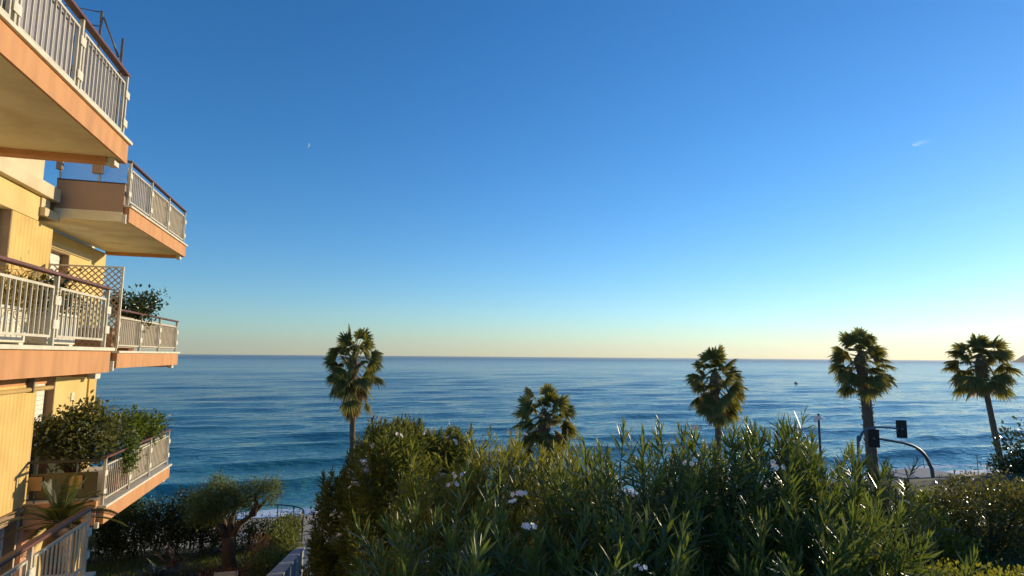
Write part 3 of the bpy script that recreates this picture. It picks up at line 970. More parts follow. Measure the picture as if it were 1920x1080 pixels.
# ------------------------------------------------------------------ foreground oleanders
def mound(u, D, ru, rD, zrel, zb):
    x, y = cw(u, D); return (x, y, ru, rD, H + zrel, zb)
def pt(u, D, zrel): x, y = cw(u, D); return (x, y, H + zrel)
oleander('oleander_bush', 'dense dark green oleander filling the bottom centre, with a few white blossoms', [mound(-.35, 3.9, .80, .95, -.95, 12.0), mound(.55, 3.5, .85, .95, -1.0, 12.0), mound(-.2, 3.1, .6, .5, -1.12, 12.0)], OLE, 170, 84, seed=3,
         flowers=[(*pt(.08, 3.05, -.86), .7), (*pt(.02, 3.6, -.86), .55), (*pt(-.38, 4.5, -.90), .7), (*pt(.62, 2.95, -1.02), .6), (*pt(.07, 3.8, -.86), .8)])
oleander('oleander_bush', 'tall spiky oleander right of centre with upright leafy shoots against the sea', [mound(1.0, 4.6, .95, 1.0, -.68, 12.0), mound(1.9, 4.7, .85, 1.0, -.58, 12.0), mound(2.35, 4.75, .5, .7, -.58, 12.0), mound(1.75, 3.7, .85, .8, -.95, 12.0), mound(2.35, 4.3, .55, .9, -.95, 12.0)], OLE, 170, 97, seed=5,
         flowers=[(*pt(2.55, 4.9, -.50), .9), (*pt(1.2, 4.0, -.70), .9), (*pt(1.75, 4.0, -.72), .8), (*pt(1.62, 5.2, -.62), .9)],
         tallshoots=[pt(.86, 4.7, -.60), pt(1.85, 4.7, -.50), pt(2.35, 4.7, -.52)])
oleander('oleander_bush', 'oleander coloured a sunlit yellow green below the short palm in the middle', [mound(-.1, 6.3, .75, .9, -.92, 12.0), mound(-.75, 6.0, .55, .7, -1.12, 12.0), mound(.55, 6.2, .55, .8, -.95, 12.0), mound(.42, 5.2, .5, .5, -.86, 12.0)], OLEY, 80, 95, seed=8,
         flowers=[(*pt(0.0, 6.9, -.88), .9), (*pt(.12, 6.9, -.90), .8), (*pt(-.55, 5.6, -1.2), 1.)])
oleander('oleander_bush', 'tall rounded oleander dotted with white flowers beside the steps, left of centre', [mound(-2.05, 11.0, 1.25, 1.5, -1.12, 8.6), mound(-2.95, 10.8, .75, 1.1, -2.0, 8.4), mound(-1.2, 11.2, .9, 1.2, -1.35, 9.5), mound(-1.75, 8.9, .85, .9, -1.03, 10.0), mound(-1.45, 7.5, .62, .75, -1.02, 10.5)], OLEM, 150, 150, simple=True, scale=1.1, seed=12, nflow=110)  # two nearest mounds added to shade the lowest left railing
oleander('oleander_bush', 'unseen oleander row added right of the brown steps to shade their wall', [(2.3, 14.2, .9, 1.3, 12.3, 8.6), (2.2, 16.6, .9, 1.4, 11.6, 7.6), (2.2, 19.0, .9, 1.4, 11.0, 7.0)], OLE, 0, 240, simple=True, scale=1.3, seed=13)  # hidden row, added to keep the sun off the stair wall
oleander('oleander_bush', 'sparse dark oleander in front of the traffic light palm at right', [mound(4.55, 7.6, .60, .7, -1.25, 12.0), mound(4.0, 7.2, .5, .6, -1.55, 12.0)], DARKL, 60, 70, seed=15,
         flowers=[(*pt(5.0, 8.0, -1.6), 1.2), (*pt(4.7, 7.2, -1.7), 1.)])

# rounded shrubs and trees on the right
def shrub(name, label, cat, ell, mat, n, size, seed, group=None, zb=12.0, trunk=BARK, long=False, shell=.55, leafw=1.0):
    c = ell[0]
    t = thing(name, (c[0], c[1], zb), label, cat, group)
    clump_foliage('foliage', mat, t, ell, n, size, seed, long=long, shell=shell, leafw=leafw)
    rr = np.random.default_rng(seed); ends = []
    for e in ell:
        for k in range(9):
            d = rr.normal(0, 1, 3); d /= np.linalg.norm(d); d[2] = abs(d[2]) * .8
            ends.append(np.array(e[:3]) + d * np.array(e[3:]) * .75)
    twigs(t, (c[0], c[1], zb - .1), ends, .035, .008, trunk, seed, 'branches')
    return t
def ell(u, D, zrel, ru, rD, rz): x, y = cw(u, D); return (x, y, H + zrel, ru, rD, rz)
shrub('round_shrub', 'rounded small leaved shrub glinting in the sun at lower right', 'shrub', [ell(7.15, 9.1, -2.38, .95, .75, .60), ell(6.4, 9.0, -2.5, .55, .5, .40), ell(7.85, 9.2, -2.42, .6, .6, .52)], ROUNDL, 17000, .05, 21, zb=12.2)
shrub('leafy_tree', 'dark dense tree cut by the right picture edge', 'tree', [ell(14.6, 15.0, -3.1, 2.2, 2.0, 1.65), ell(13.5, 14.8, -3.5, 1.5, 1.4, 1.4), ell(16.6, 15.2, -2.8, 2.0, 1.8, 1.6)], DARKL, 42000, .10, 23, zb=9.5)
shrub('low_shrub', 'yellow green shrub below the curved signal mast', 'shrub', [ell(7.4, 11.0, -3.0, .9, .8, .6), ell(6.9, 10.6, -3.0, .6, .6, .5)], SHRUBL, 8000, .07, 27, zb=11.5)
shrub('low_shrub', 'low shrub with sunlight put into its leaf colour between the oleander and the round bush', 'shrub', [ell(5.75, 8.7, -2.36, .42, .4, .22), ell(6.0, 8.4, -2.6, .35, .3, .15)], OLEY, 3500, .065, 29, zb=12.2)  # stands for sunlit patches between the bushes, their light in the leaf colour

lh = thing('low_hedge', (*cw(6.0, 6.5), 12.2), 'low clipped sunlit hedge along the bottom right corner', 'hedge')
clump_foliage('foliage', STRIPL, lh, [ell(3.9 + .5 * k, 6.45 + .05 * math.sin(k * 2.1), -2.45 + .03 * math.sin(k * 1.3), .42, .36, .26) for k in range(9)], 16000, .042, 33, .6, 1.0, .6)
twigs(lh, (*cw(6.0, 6.5), 12.2), [(*cw(4.0 + .5 * k, 6.5), 12.5) for k in range(9)], .02, .008, BARK, 5, 'branches')

# lawn on the right terrace
def lawn():
    r = np.random.default_rng(9); n = 16000
    u = r.uniform(3.6, 9.5, n); D = r.uniform(6.4, 10.0, n)
    X = u * math.cos(yaw) + D * math.sin(yaw); Y = -u * math.sin(yaw) + D * math.cos(yaw)
    P = np.stack([X, Y, ground(X, Y) - .01], -1)
    Dd = r.normal(0, .35, (n, 3)); Dd[:, 2] = 1
    R = frames(Dd, r.random(n) * 6.28, r)
    V = np.array([(-.06, 0, 0), (.06, 0, 0), (0, 1, .15)]); T = np.array([(0, 1, 2)])
    W, TT = place(V, T, R, P, r.uniform(.05, .13, n))
    o = link('lawn', trimesh('lawn', W, TT, GRASSL, np.clip(r.normal(.5, .3, n), 0, 1)))
    props(o, 'short sunlit grass of the lawn at lower right', 'grass', kind='stuff')
lawn()

# ------------------------------------------------------------------ fan palms
def fan_frond(seed, elev, pet=.85, fan=.95, dead=False, nseg=30, roll=0.0):
    """frond rising at angle elev from the origin towards +x, its segments hanging under gravity"""
    r = np.random.default_rng(seed)
    V, T, tn = [], [], []
    d = np.array([math.cos(elev), 0, math.sin(elev)])
    sag = .22 if not dead else .05
    ce = max(0, math.cos(elev))
    hub = d * pet + np.array([0, 0, -sag * pet * pet * ce])
    d2 = d + np.array([0, 0, -.42 * ce * (1 if not dead else .4)]); d2 /= np.linalg.norm(d2)
    n = 3; pts = [d * pet * i / n + np.array([0, 0, -sag * (pet * i / n) ** 2 * ce]) for i in range(n + 1)]
    side = np.array([0, 1., 0]); upv = np.cross(d2, side); upv = -upv if upv[2] < 0 else upv
    side, upv = side * math.cos(roll) + upv * math.sin(roll), upv * math.cos(roll) - side * math.sin(roll)
    for i, p in enumerate(pts):
        w_ = .030 - .014 * i / n
        V += [p - np.array([0, w_, 0]), p + np.array([0, w_, 0]), p + np.array([0, 0, -w_])]
    for i in range(n):
        for a, b in ((0, 1), (1, 2), (2, 0)):
            q = i * 3
            T += [(q + a, q + b, q + 3 + b), (q + a, q + 3 + b, q + 3 + a)]; tn += [.95, .95]
    spread = rad(92 if not dead else 60)
    for k in range(nseg):
        a = -spread + 2 * spread * k / (nseg - 1) + r.normal(0, .03)
        L = fan * (1 - .22 * (abs(a) / spread) ** 2) * r.uniform(.82, 1.10)
        dr = d2 * math.cos(a) + side * math.sin(a) - upv * .22 * (1 - math.cos(a))
        dr /= np.linalg.norm(dr)
        wid = .040 if not dead else .034
        sd = np.cross(dr, upv); sd /= np.linalg.norm(sd) + 1e-9
        g = r.uniform(.12, .52) if not dead else .35
        base = len(V)
        prof = ((.02, .40), (.34, 1.0), (.60, .70), (.82, .34), (1.0, .05))
        pl = (k % 2 - .5) * .04
        for t, w_ in prof:
            q = max(0, t - .38)
            p = hub + dr * L * (t - .45 * q * q * 1.6) + np.array([0, 0, -g * L * q ** 1.5])
            V += [p - sd * wid * w_ + upv * pl * w_, p + sd * wid * w_ - upv * pl * w_]
        tv = np.clip(r.normal(.42, .22), 0, 1)
        for i in range(len(prof) - 1):
            q = base + 2 * i
            T += [(q, q + 1, q + 3), (q, q + 3, q + 2)]
            tn += [tv if i < 2 else min(1, tv + .3)] * 2
    return np.array(V), np.array(T), np.array(tn)

EL = [80, 64, 48, 32, 16, 0, -18, -36]
GF = {}
for e in EL:
    for v in range(4):
        V, T, tn = fan_frond(1000 + e * 3 + v, rad(e), .90 + .07 * v, 1.02, roll=(-.75, -.25, .3, .8)[v])
        GF[(e, v)] = trimesh('frond', V, T, PALML, tn)
DF = {}
for e in (-30, -50, -66, -78):
    for v in range(2):
        V, T, tn = fan_frond(3000 + e + v, rad(e), .55, .95, True, 22, roll=(.5, -.6)[v])
        DF[(e, v)] = trimesh('frond', V, T, PALMD, tn)

def palm(label, path, r0, r1, size, seed, ngreen=34, ndead=16, boots=0, stretch=1.0, deadgreen=0.0):
    """path: trunk centreline base -> crown heart"""
    r = np.random.default_rng(seed)
    t = thing('palm_tree', path[0], label, 'palm tree', 'fan palms along the promenade')
    P = np.array(path, float); n = 22
    seg = np.concatenate([[0], np.cumsum(np.linalg.norm(np.diff(P, axis=0), axis=1))]); seg /= seg[-1]
    tt = np.linspace(0, 1, n * 2)
    C = np.stack([np.interp(tt, seg, P[:, k]) for k in range(3)], -1)
    # smooth the polyline a little
    for _ in range(3): C[1:-1] = (C[:-2] + 2 * C[1:-1] + C[2:]) / 4
    R = (r0 + (r1 - r0) * tt) * (1 + .05 * np.sin(np.arange(len(tt)) * math.pi)) + .10 * np.exp(-tt * 25)
    R *= 1 + .05 * r.normal(0, 1, len(tt))
    MB().tube(list(C), list(R), 14).build('trunk', PALMBARK, t, True)
    if boots:
        bm_ = MB().poly([(0, -.10, 0), (0, .10, 0), (.16, .05, .16), (.16, -.05, .16)])
        m = MB()
        m.v = [(0, -.10, -.03), (0, .10, -.03), (.17, .045, .15), (.17, -.045, .15), (-.02, -.10, .05), (-.02, .10, .05), (.15, .045, .19), (.15, -.045, .19)]
        m.f = [(0, 3, 2, 1), (4, 5, 6, 7), (0, 1, 5, 4), (1, 2, 6, 5), (2, 3, 7, 6), (3, 0, 4, 7)]
        bme = bpy.data.meshes.new('leaf_base'); bme.from_pydata(m.v, [], m.f); bme.materials.append(PALMBARK)
        for k in range(boots):
            f = .42 + .56 * k / boots + r.normal(0, .004)
            c = np.array([np.interp(f, tt, C[:, j]) for j in range(3)]); rr = np.interp(f, tt, R)
            a = k * 2.4 + r.normal(0, .25)
            o = link('leaf_base', bme, t, c + np.array([math.cos(a), math.sin(a), 0]) * rr * .92)
            s = r.uniform(.7, 1.25); o.scale = (s, s, s); o.rotation_euler = (0, r.normal(0, .25), a)
    top = P[-1]
    s = size / 1.6
    for k in range(ngreen):
        f = k / (ngreen - 1)
        e = math.degrees(math.asin(.99 - 1.6 * f)) + r.normal(0, 7)
        ee = min(EL, key=lambda q: abs(q - e))
        a = k * 2.39996 + r.normal(0, .2)
        o = link('frond', GF[(ee, int(r.integers(4)))], t, top + np.array([0, 0, (.22 - .55 * f) * stretch * s]))
        sc = s * r.uniform(.86, 1.1); o.scale = (sc, sc, sc); o.rotation_euler = (r.normal(0, .08), r.normal(0, .08), a)
    hm = MB().tube([top + np.array([0, 0, z * s]) for z in (-1.15, -.8, -.4, 0, .3, .5)], [q * s for q in (.16, .25, .30, .26, .16, .03)], 12)
    hm.v = [tuple(np.array(v) + r.normal(0, .035 * s, 3)) for v in hm.v]
    hm.build('crown_heart', PALMBARK, t)
    for k in range(9):
        e = (80, 64, 48, 32, 16, 0, -18, 48)[k % 8]; a = k * 2.39996 + 1.1
        o = link('frond', GF[(e, k % 4)], t, top + np.array([0, 0, .1 * s]))
        sc = s * r.uniform(.5, .68); o.scale = (sc, sc, sc); o.rotation_euler = (r.normal(0, .1), r.normal(0, .1), a)
    for k in range(ndead):
        e = [-30, -50, -66, -78][min(3, int(4 * k / ndead))]
        a = k * 2.39996 + r.normal(0, .3)
        me = DF[(e, int(r.integers(2)))] if r.random() > deadgreen else GF[(-36, int(r.integers(4)))]
        o = link('frond', me, t, top + np.array([0, 0, (-.35 - .75 * k / ndead) * stretch * s]))
        sc = s * r.uniform(.85, 1.1); o.scale = (sc, sc, sc); o.rotation_euler = (0, 0, a)
    return t

palm('leftmost fan palm, with a long shaggy skirt of hanging brown fronds', [(.86, 39.2, 2.6), (.86, 39.2, 8.5), (.80, 39.2, 11.0), (.74, 39.2, 14.6)], .20, .16, 1.85, 1, 44, 42, 0, 1.8, .12)
palm('shortest fan palm, its crown wholly below the sea horizon', [(13.75, 39.2, 2.6), (13.7, 39.2, 8.0), (13.62, 39.2, 10.7)], .30, .26, 2.4, 2, 30, 8, 24, .7, .8)
palm('fan palm half hidden behind the tall oleander, brown skirt under its crown', [(27.6, 39.2, 2.6), (27.52, 39.2, 9.8), (27.4, 39.2, 13.5)], .24, .20, 2.2, 3, 42, 32, 0, 1.3, .2)
palm('fan palm with a rough stubbly trunk behind the traffic light', [(42.15, 39.2, 2.6), (42.1, 39.2, 5.0), (41.75, 39.2, 11.9), (41.45, 39.2, 15.0)], .44, .38, 2.35, 4, 42, 16, 90, .9, .5)
palm('rightmost fan palm on a slim leaning trunk', [(57.0, 39.2, 2.6), (56.2, 39.2, 6.6), (55.35, 39.2, 11.5), (54.9, 39.2, 14.8)], .27, .21, 2.6, 5, 42, 14, 0, .8, .5)

# plain posts on the promenade
for (x, z, lab) in ((1.86, 11.3, 'thin dark post rising just right of the leftmost palm trunk'), (33.86, 10.92, 'slim weathered post behind the tall oleander at right')):
    t = thing('street_post', (x, 36.0, 2.6), lab, 'post', 'posts along the promenade')
    MB().tube([(x, 36, 2.6), (x, 36, z)], [.11, .075], 10).build('pole', POSTW, t, True)
    MB().tube([(x, 36, z), (x, 36, z + .06)], .09, 10).build('cap', POSTW, t)
    MB().tube([(x, 36, 2.6), (x, 36, 2.75)], .18, 10).build('base', POSTW, t)

# ------------------------------------------------------------------ traffic signals
def curve(pts, n=26):
    P = np.array(pts, float); out = []
    for i in range(len(P) - 1):
        p0 = P[max(i - 1, 0)]; p1 = P[i]; p2 = P[i + 1]; p3 = P[min(i + 2, len(P) - 1)]
        for k in range(n // (len(P) - 1) + 1):
            t = k / (n // (len(P) - 1) + 1)
            out.append(.5 * ((2 * p1) + (-p0 + p2) * t + (2 * p0 - 5 * p1 + 4 * p2 - p3) * t * t + (-p0 + 3 * p1 - 3 * p2 + p3) * t ** 3))
    out.append(P[-1]); return out
def signal_head(t, c, ang):
    c = np.array(c, float)
    def lb(name, mat, boxes, bevel=0):
        m = MB()
        for b in boxes: m.box(*b)
        ca, sa = math.cos(ang), math.sin(ang)
        m.v = [(c[0] + x * ca - y * sa, c[1] + x * sa + y * ca, c[2] + z) for x, y, z in m.v]
        return m.build(name, mat, t, bevel=bevel)
    bb = lb('backboard', SIGNAL, [(-.24, .24, -.012, .012, -.43, .43)], .01)
    hb = lb('signal_body', SIGNAL, [(-.14, .14, .014, .20, -.40, .40)], .02)
    for k in range(3):
        z = .26 - .26 * k
        lb('visor', SIGNAL, [(-.11, .11, .202, .38, z + .09, z + .105), (-.11, -.095, .202, .36, z - .06, z + .088), (.095, .11, .202, .36, z - .06, z + .088)])
        lb('lens', GLASS, [(-.09, .09, .202, .212, z - .09, z + .085)])
    lb('clamp', METAL, [(-.05, .05, -.08, -.014, -.05, .05)])
Ym = 23.0
t = thing('traffic_signal', (28.4, Ym, 2.45), 'grey mast curving left from the bushes, its dark signal in front of the palm trunk', 'traffic light', 'traffic signals on curved masts')
cv = curve([(28.4, Ym, 2.4), (28.38, Ym, 8.7), (28.18, Ym, 9.9), (27.62, Ym, 10.56), (26.84, Ym, 10.88), (25.9, Ym, 11.05), (24.9, Ym, 11.22)], 60)
MB().tube(cv, list(np.linspace(.10, .05, len(cv))), 10).build('mast', METAL, t, True)
MB().tube([(28.4, Ym, 2.4), (28.4, Ym, 2.6)], .22, 12).build('base_plate', METAL, t)
signal_head(t, (24.72, Ym - .1, 11.22), rad(-38))
t = thing('traffic_signal', (23.9, Ym, 2.45), 'thinner mast with a dark signal head hanging right of the stubbly palm', 'traffic light', 'traffic signals on curved masts')
cv = curve([(23.9, Ym, 2.4), (23.86, Ym, 10.5), (23.96, Ym, 11.15), (24.28, Ym, 11.57), (24.95, Ym, 11.72), (25.7, Ym, 11.69), (26.35, Ym, 11.62)], 60)
MB().tube(cv, list(np.linspace(.075, .04, len(cv))), 10).build('mast', METAL, t, True)
MB().tube([(23.9, Ym, 2.4), (23.9, Ym, 2.6)], .2, 12).build('base_plate', METAL, t)
signal_head(t, (26.58, Ym, 11.60), rad(-28))

# ------------------------------------------------------------------ beach things
k_ = thing('beach_kiosk', (53.5, 45.5, 1.5), 'low grey flat roofed beach hut behind the shrubs at right', 'hut')
kw = B('wall', CONC, k_, (51.2, 52.62, 44.35, 47.5, 1.3, 3.85), (52.62, 57.5, 44.0, 47.5, 1.3, 3.80))
B('roof', CONC, k_, (51.0, 52.6, 44.2, 47.7, 3.855, 3.97), (52.6, 57.7, 43.85, 47.7, 3.805, 4.0))
B('door', METAL, kw, (53.2, 54.0, 43.96, 43.998, 1.4, 3.2))
t = thing('beach_pole', (60.6, 50, 1.0), 'thin pole on the beach beside the curved mast', 'pole')
MB().tube([(60.62, 50, .8), (60.55, 50, 4.3)], [.06, .045], 8).build('pole', METAL, t, True)
B('bracket', METAL, t, (60.2, 60.6, 49.98, 50.02, 3.78, 3.84))
t = thing('beach_bin', (63.5, 50, 1.0), 'short drum shaped bin standing on the sand', 'bin')
MB().tube([(63.45, 50, .9), (63.45, 50, 2.65)], [.24, .26], 12).build('drum', METAL, t)
MB().tube([(63.45, 50, 2.66), (63.45, 50, 2.84)], [.30, .06], 12).build('lid', DARKM, t)
t = thing('beach_marker', (64.8, 50, 1.0), 'small dark stake at the waterline right of the bin', 'stake')
MB().tube([(64.76, 50, .8), (64.76, 50, 3.06)], [.09, .06], 8).build('stake', DARKM, t)
t = thing('beach_mast', (68.2, 50, 1.0), 'thin beach mast with crossbars beside the dark right hand tree', 'mast')
MB().tube([(68.2, 50, .8), (68.25, 50, 4.4)], .04, 8).build('pole', METAL, t)
for z in (4.25, 3.6, 2.9): B('crossbar', METAL, t, (67.7, 68.9, 49.98, 50.02, z, z + .05))
t = thing('globe_lamp', (57.2, 50, 1.0), 'small white globe lamp beside the beach hut roof', 'lamp')
gm = MB()
for i in range(9):
    a = math.pi * i / 8
gm.tube([(57.2, 50, 2.3 + .45 - .45 * math.cos(math.pi * i / 10)) for i in range(11)], [max(.01, .45 * math.sin(math.pi * i / 10)) for i in range(11)], 14)
gm.build('globe', WHITEP, t, True)
MB().tube([(57.2, 50, .9), (57.2, 50, 2.32)], .05, 8).build('pole', METAL, t)

pr = thing('promenade_railing', (0, 41.6, 2.62), 'thin metal railing at the sea end of the steps', 'railing')
for x in np.arange(-8, 8.1, .95): B('post', METAL, pr, (x - .025, x + .025, 41.58, 41.63, 2.62, 3.62))
B('rail', METAL, pr, (-8.03, 8.03, 41.57, 41.64, 3.62, 3.67), (-8.0, 8.0, 41.59, 41.62, 2.74, 2.78), (-8.0, 8.0, 41.59, 41.62, 3.42, 3.45))
m = MB()
for x in np.arange(-8, 8, .17): m.box(x - .009, x + .009, 41.597, 41.613, 2.78, 3.42)
o = m.build('bars', METAL, pr); o['kind'] = 'stuff'

# small boat
t = thing('motor_boat', (259.7, 292, .0), 'tiny dark boat far out on the sea', 'boat')
bm_ = MB()
nb = 9
for i in range(nb):
    f = i / (nb - 1); x = 258.0 + 3.6 * f; hw = .75 * (1 - max(0, (f - .55) / .45) ** 2) + .02
    bm_.v += [(x, 292 - hw, .75 + .25 * f), (x, 292 - hw * .6, -.1), (x, 292 + hw * .6, -.1), (x, 292 + hw, .75 + .25 * f)]
for i in range(nb - 1):
    q = 4 * i
    for a in range(3): bm_.f.append((q + a, q + a + 4, q + a + 5, q + a + 1))
    bm_.f.append((q, q + 3, q + 7, q + 4))
bm_.f.append((0, 1, 2, 3))
bm_.build('hull', HULL, t)
B('cabin', HULL, t, (258.3, 259.2, 291.6, 292.4, .82, 2.1))
t.scale = (.62, .62, .62)
B('windscreen', WHITEB, t, (259.9, 260.3, 291.6, 292.4, .9, 1.6))

# ------------------------------------------------------------------ left garden
def olive():
    t = thing('garden_tree', (-2.96, 19.8, 8.66), 'pruned leaning tree with a forked trunk in the left garden', 'tree')
    m = MB(); r = np.random.default_rng(4)
    P = [np.array(p) for p in ((-2.96, 19.8, 8.5), (-2.95, 19.8, 8.8), (-3.0, 19.8, 9.1), (-3.02, 19.8, 9.4), (-3.05, 19.8, 9.62))]
    m.tube(P, [.25, .20, .18, .175, .19], 14)
    m.v = [tuple(np.array(v) + r.normal(0, .014, 3)) for v in m.v]
    m.build('trunk', BARK, t, True)
    limbs = [[(-3.08, 19.8, 9.55), (-3.25, 19.75, 9.85), (-3.55, 19.7, 10.2), (-3.85, 19.7, 10.6)], [(-3.02, 19.8, 9.55), (-3.0, 19.85, 10.0), (-2.9, 19.9, 10.4), (-2.95, 19.9, 10.85)],
             [(-2.98, 19.8, 9.5), (-2.75, 19.8, 9.95), (-2.35, 19.75, 10.25), (-1.95, 19.75, 10.7)], [(-3.08, 19.85, 9.6), (-3.3, 20.1, 10.1), (-3.45, 20.2, 10.5), (-3.4, 20.2, 10.95)],
             [(-2.4, 19.76, 10.2), (-2.3, 19.7, 10.5), (-2.35, 19.7, 10.85)]]
    for l in limbs: MB().tube(l, list(np.linspace(.115, .03, len(l))), 8).build('limb', BARK, t, True)
    clump_foliage('crown', OLIVEL, t, [(-3.75, 19.75, 10.5, .52, .6, .46), (-3.4, 19.9, 10.98, .44, .5, .38), (-3.05, 19.85, 10.75, .42, .5, .34), (-2.45, 19.75, 10.95, .30, .35, .26), (-1.95, 19.75, 10.86, .34, .36, .42), (-2.7, 19.9, 10.5, .4, .4, .22), (-3.5, 19.7, 10.35, .5, .5, .3)], 12500, .085, 41, .25, .5, .2)
olive()
hd = thing('hedge', (-5.2, 21.6, 8.66), 'dark clipped hedge along the seaward edge of the left garden', 'hedge')
clump_foliage('foliage', HEDGEL, hd, [(-7.2, 21.6, 9.55, .9, .5, .85), (-6.2, 21.6, 9.5, .9, .5, .85), (-5.2, 21.6, 9.55, .8, .5, .85), (-4.5, 21.5, 9.75, .75, .55, .85), (-3.8, 21.6, 9.5, .65, .5, .75)], 22000, .085, 43, .4)
clump_foliage('fringe', HEDGEL, hd, [(-3.0, 21.7, 9.15, .8, .4, .42), (-2.2, 21.7, 9.1, .7, .4, .42)], 2200, .09, 44, .4)
m = MB()
rr = np.random.default_rng(3)
for k in range(46):
    x = -8 + 6.4 * k / 45; e = (x + rr.normal(0, .15), 21.6 + rr.normal(0, .2), 9.6 + rr.normal(0, .25))
    m.tube([(x, 21.6, 8.5), ((x + e[0]) / 2 + rr.normal(0, .05), 21.6, 9.1), e], [.025, .02, .008], 5, False)
m.build('stems', BARK, hd, True)['kind'] = 'stuff'
shrub('bushy_palm_shrub', 'bright green feathery shrub below the lowest sea balcony', 'shrub', [(-6.4, 21.9, 10.1, .42, .4, .45), (-7.0, 21.9, 9.95, .5, .4, .4)], SHRUBL, 3000, .13, 47, zb=8.66, long=True)
shrub('wall_shrub', 'shrub with reddish dry leaves against the sloping stair wall', 'shrub', [(-1.6, 19.5, 9.35, .48, .8, .55), (-1.45, 20.6, 9.5, .42, .5, .42), (-1.75, 18.2, 9.1, .45, .7, .5)], OLIVEL, 11000, .08, 49, zb=8.6)
shrub('dry_plant', 'dry reddish brown plant in front of the sloping wall shrub', 'plant', [(-1.95, 18.6, 9.2, .22, .3, .62), (-2.1, 18.0, 8.95, .35, .3, .3)], REDL, 2200, .10, 51, zb=8.6, long=True)
shrub('red_groundcover', 'low patch of reddish plants at the foot of the leaning tree', 'plant', [(-3.2, 18.9, 8.75, .75, .5, .16)], REDL, 2600, .06, 53, zb=8.6)

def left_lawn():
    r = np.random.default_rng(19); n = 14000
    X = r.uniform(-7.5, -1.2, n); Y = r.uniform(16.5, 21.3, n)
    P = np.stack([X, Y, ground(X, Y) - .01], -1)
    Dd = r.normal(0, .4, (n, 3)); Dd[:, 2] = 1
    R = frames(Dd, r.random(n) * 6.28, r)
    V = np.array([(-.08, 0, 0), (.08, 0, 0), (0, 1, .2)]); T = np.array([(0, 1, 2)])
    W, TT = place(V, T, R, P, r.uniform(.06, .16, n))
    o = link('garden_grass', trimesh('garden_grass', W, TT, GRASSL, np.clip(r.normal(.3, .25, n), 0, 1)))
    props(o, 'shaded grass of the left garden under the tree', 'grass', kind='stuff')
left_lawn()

# curved garden railing at the seaward corner
gr = thing('garden_railing', (-1.8, 21.9, 8.66), 'thin dark curved garden railing behind the hedge corner', 'railing')
arc = [(-8, 22.1, 9.92), (-4.5, 22.1, 9.92)] + [(-2.3 + 1.32 * math.sin(rad(a)), 20.78 + 1.32 * math.cos(rad(a)), 9.92 - .0 * a) for a in range(0, 91, 9)] + [(-.98, 20.2, 9.55)]
MB().tube(arc, .02, 8).build('top_rail', DARKM, gr, True)
MB().tube([(x, y, z - .42) for x, y, z in arc], .014, 6).build('mid_rail', DARKM, gr, True)
for x, y, z in arc[1::3]: B('post', DARKM, gr, (x - .015, x + .015, y - .015, y + .015, 8.5, z))
for x in np.arange(-8, -4.5, .9): B('post', DARKM, gr, (x - .015, x + .015, 22.085, 22.115, 8.5, 9.9))

# stair wall and steps
sw = thing('stair_wall', (-1.0, 16, 8.4), 'grey rendered wall sloping down beside the brown steps', 'wall')
m = MB()
ys = [8.0, 20.08]; zt = [11.94, 9.02]
m.v = [(-1.1, 8.0, 7.0), (-.9, 8.0, 7.0), (-.9, 20.08, 7.0), (-1.1, 20.08, 7.0), (-1.1, 8.0, 11.94), (-.9, 8.0, 11.94), (-.9, 20.08, 9.02), (-1.1, 20.08, 9.02)]
m.f = [(3, 2, 1, 0), (4, 5, 6, 7), (0, 1, 5, 4), (1, 2, 6, 5), (2, 3, 7, 6), (3, 0, 4, 7)]
m.build('wall', CONC, sw)
m = MB()
m.v = [(-1.14, 7.95, 11.954), (-.86, 7.95, 11.954), (-.86, 20.12, 9.012), (-1.14, 20.12, 9.012), (-1.14, 7.95, 12.0), (-.86, 7.95, 12.0), (-.86, 20.12, 9.06), (-1.14, 20.12, 9.06)]
m.f = [(3, 2, 1, 0), (4, 5, 6, 7), (0, 1, 5, 4), (1, 2, 6, 5), (2, 3, 7, 6), (3, 0, 4, 7)]
m.v = [(a, b, c + .004) for a, b, c in m.v]
m.build('coping', CONC, sw)
st = thing('stairway', (0, 24, 2.5), 'brown tiled steps running down towards the sea between wall and oleander', 'steps')
for k in range(45):
    y = 10 + .6 * k; z = 10.63 - .1584 * k
    if z < 2.7: break
    b_ = B('step', TILE, st, (-.89, 1.1, y, y + .598, z - .5, z), bevel=.01)
    B('nosing', LEDGE, b_, (-.885, 1.1, y + .50, y + .6, z + .002, z + .012))

# agaves and low plants, seen from above
def rosette(label, c, n, L, Wd, mat, seed, tilt=(25, 75), name='agave_plant', group='spiky rosette plants'):
    r = np.random.default_rng(seed); t = thing(name, c, label, 'plant', group)
    V = []; F = []
    prof = [(0, .55), (.25, .8), (.5, 1.), (.8, .55), (1, .03)]
    for i, (a, b) in enumerate(prof):
        z = .10 * math.sin(a * math.pi) - .22 * a ** 2.5
        V += [(-b * Wd / L, a, z + .35 * b * Wd / L), (0, a, z), (b * Wd / L, a, z + .35 * b * Wd / L), (0, a, z - .05 * (1 - a))]
    for i in range(len(prof) - 1):
        q = 4 * i
        F += [(q, q + 4, q + 5, q + 1), (q + 1, q + 5, q + 6, q + 2), (q + 2, q + 6, q + 7, q + 3), (q + 3, q + 7, q + 4, q)]
    me = trimesh('leaf', np.array(V), np.array(F), mat, np.clip(r.normal(.5, .3, len(F)), 0, 1), True)
    for k in range(n):
        f = k / n; el = rad(tilt[1] - (tilt[1] - tilt[0]) * f + r.normal(0, 6)); a = k * 2.4 + r.normal(0, .2)
        d = np.array([[math.cos(el) * math.cos(a), math.cos(el) * math.sin(a), math.sin(el)]])
        R = frames(d)[0] * L * r.uniform(.75, 1.15)
        o = link('leaf', me, t); o.matrix_local = Matrix([[*R[j], 0] for j in range(3)] + [[0, 0, 0, 1]])
    return t
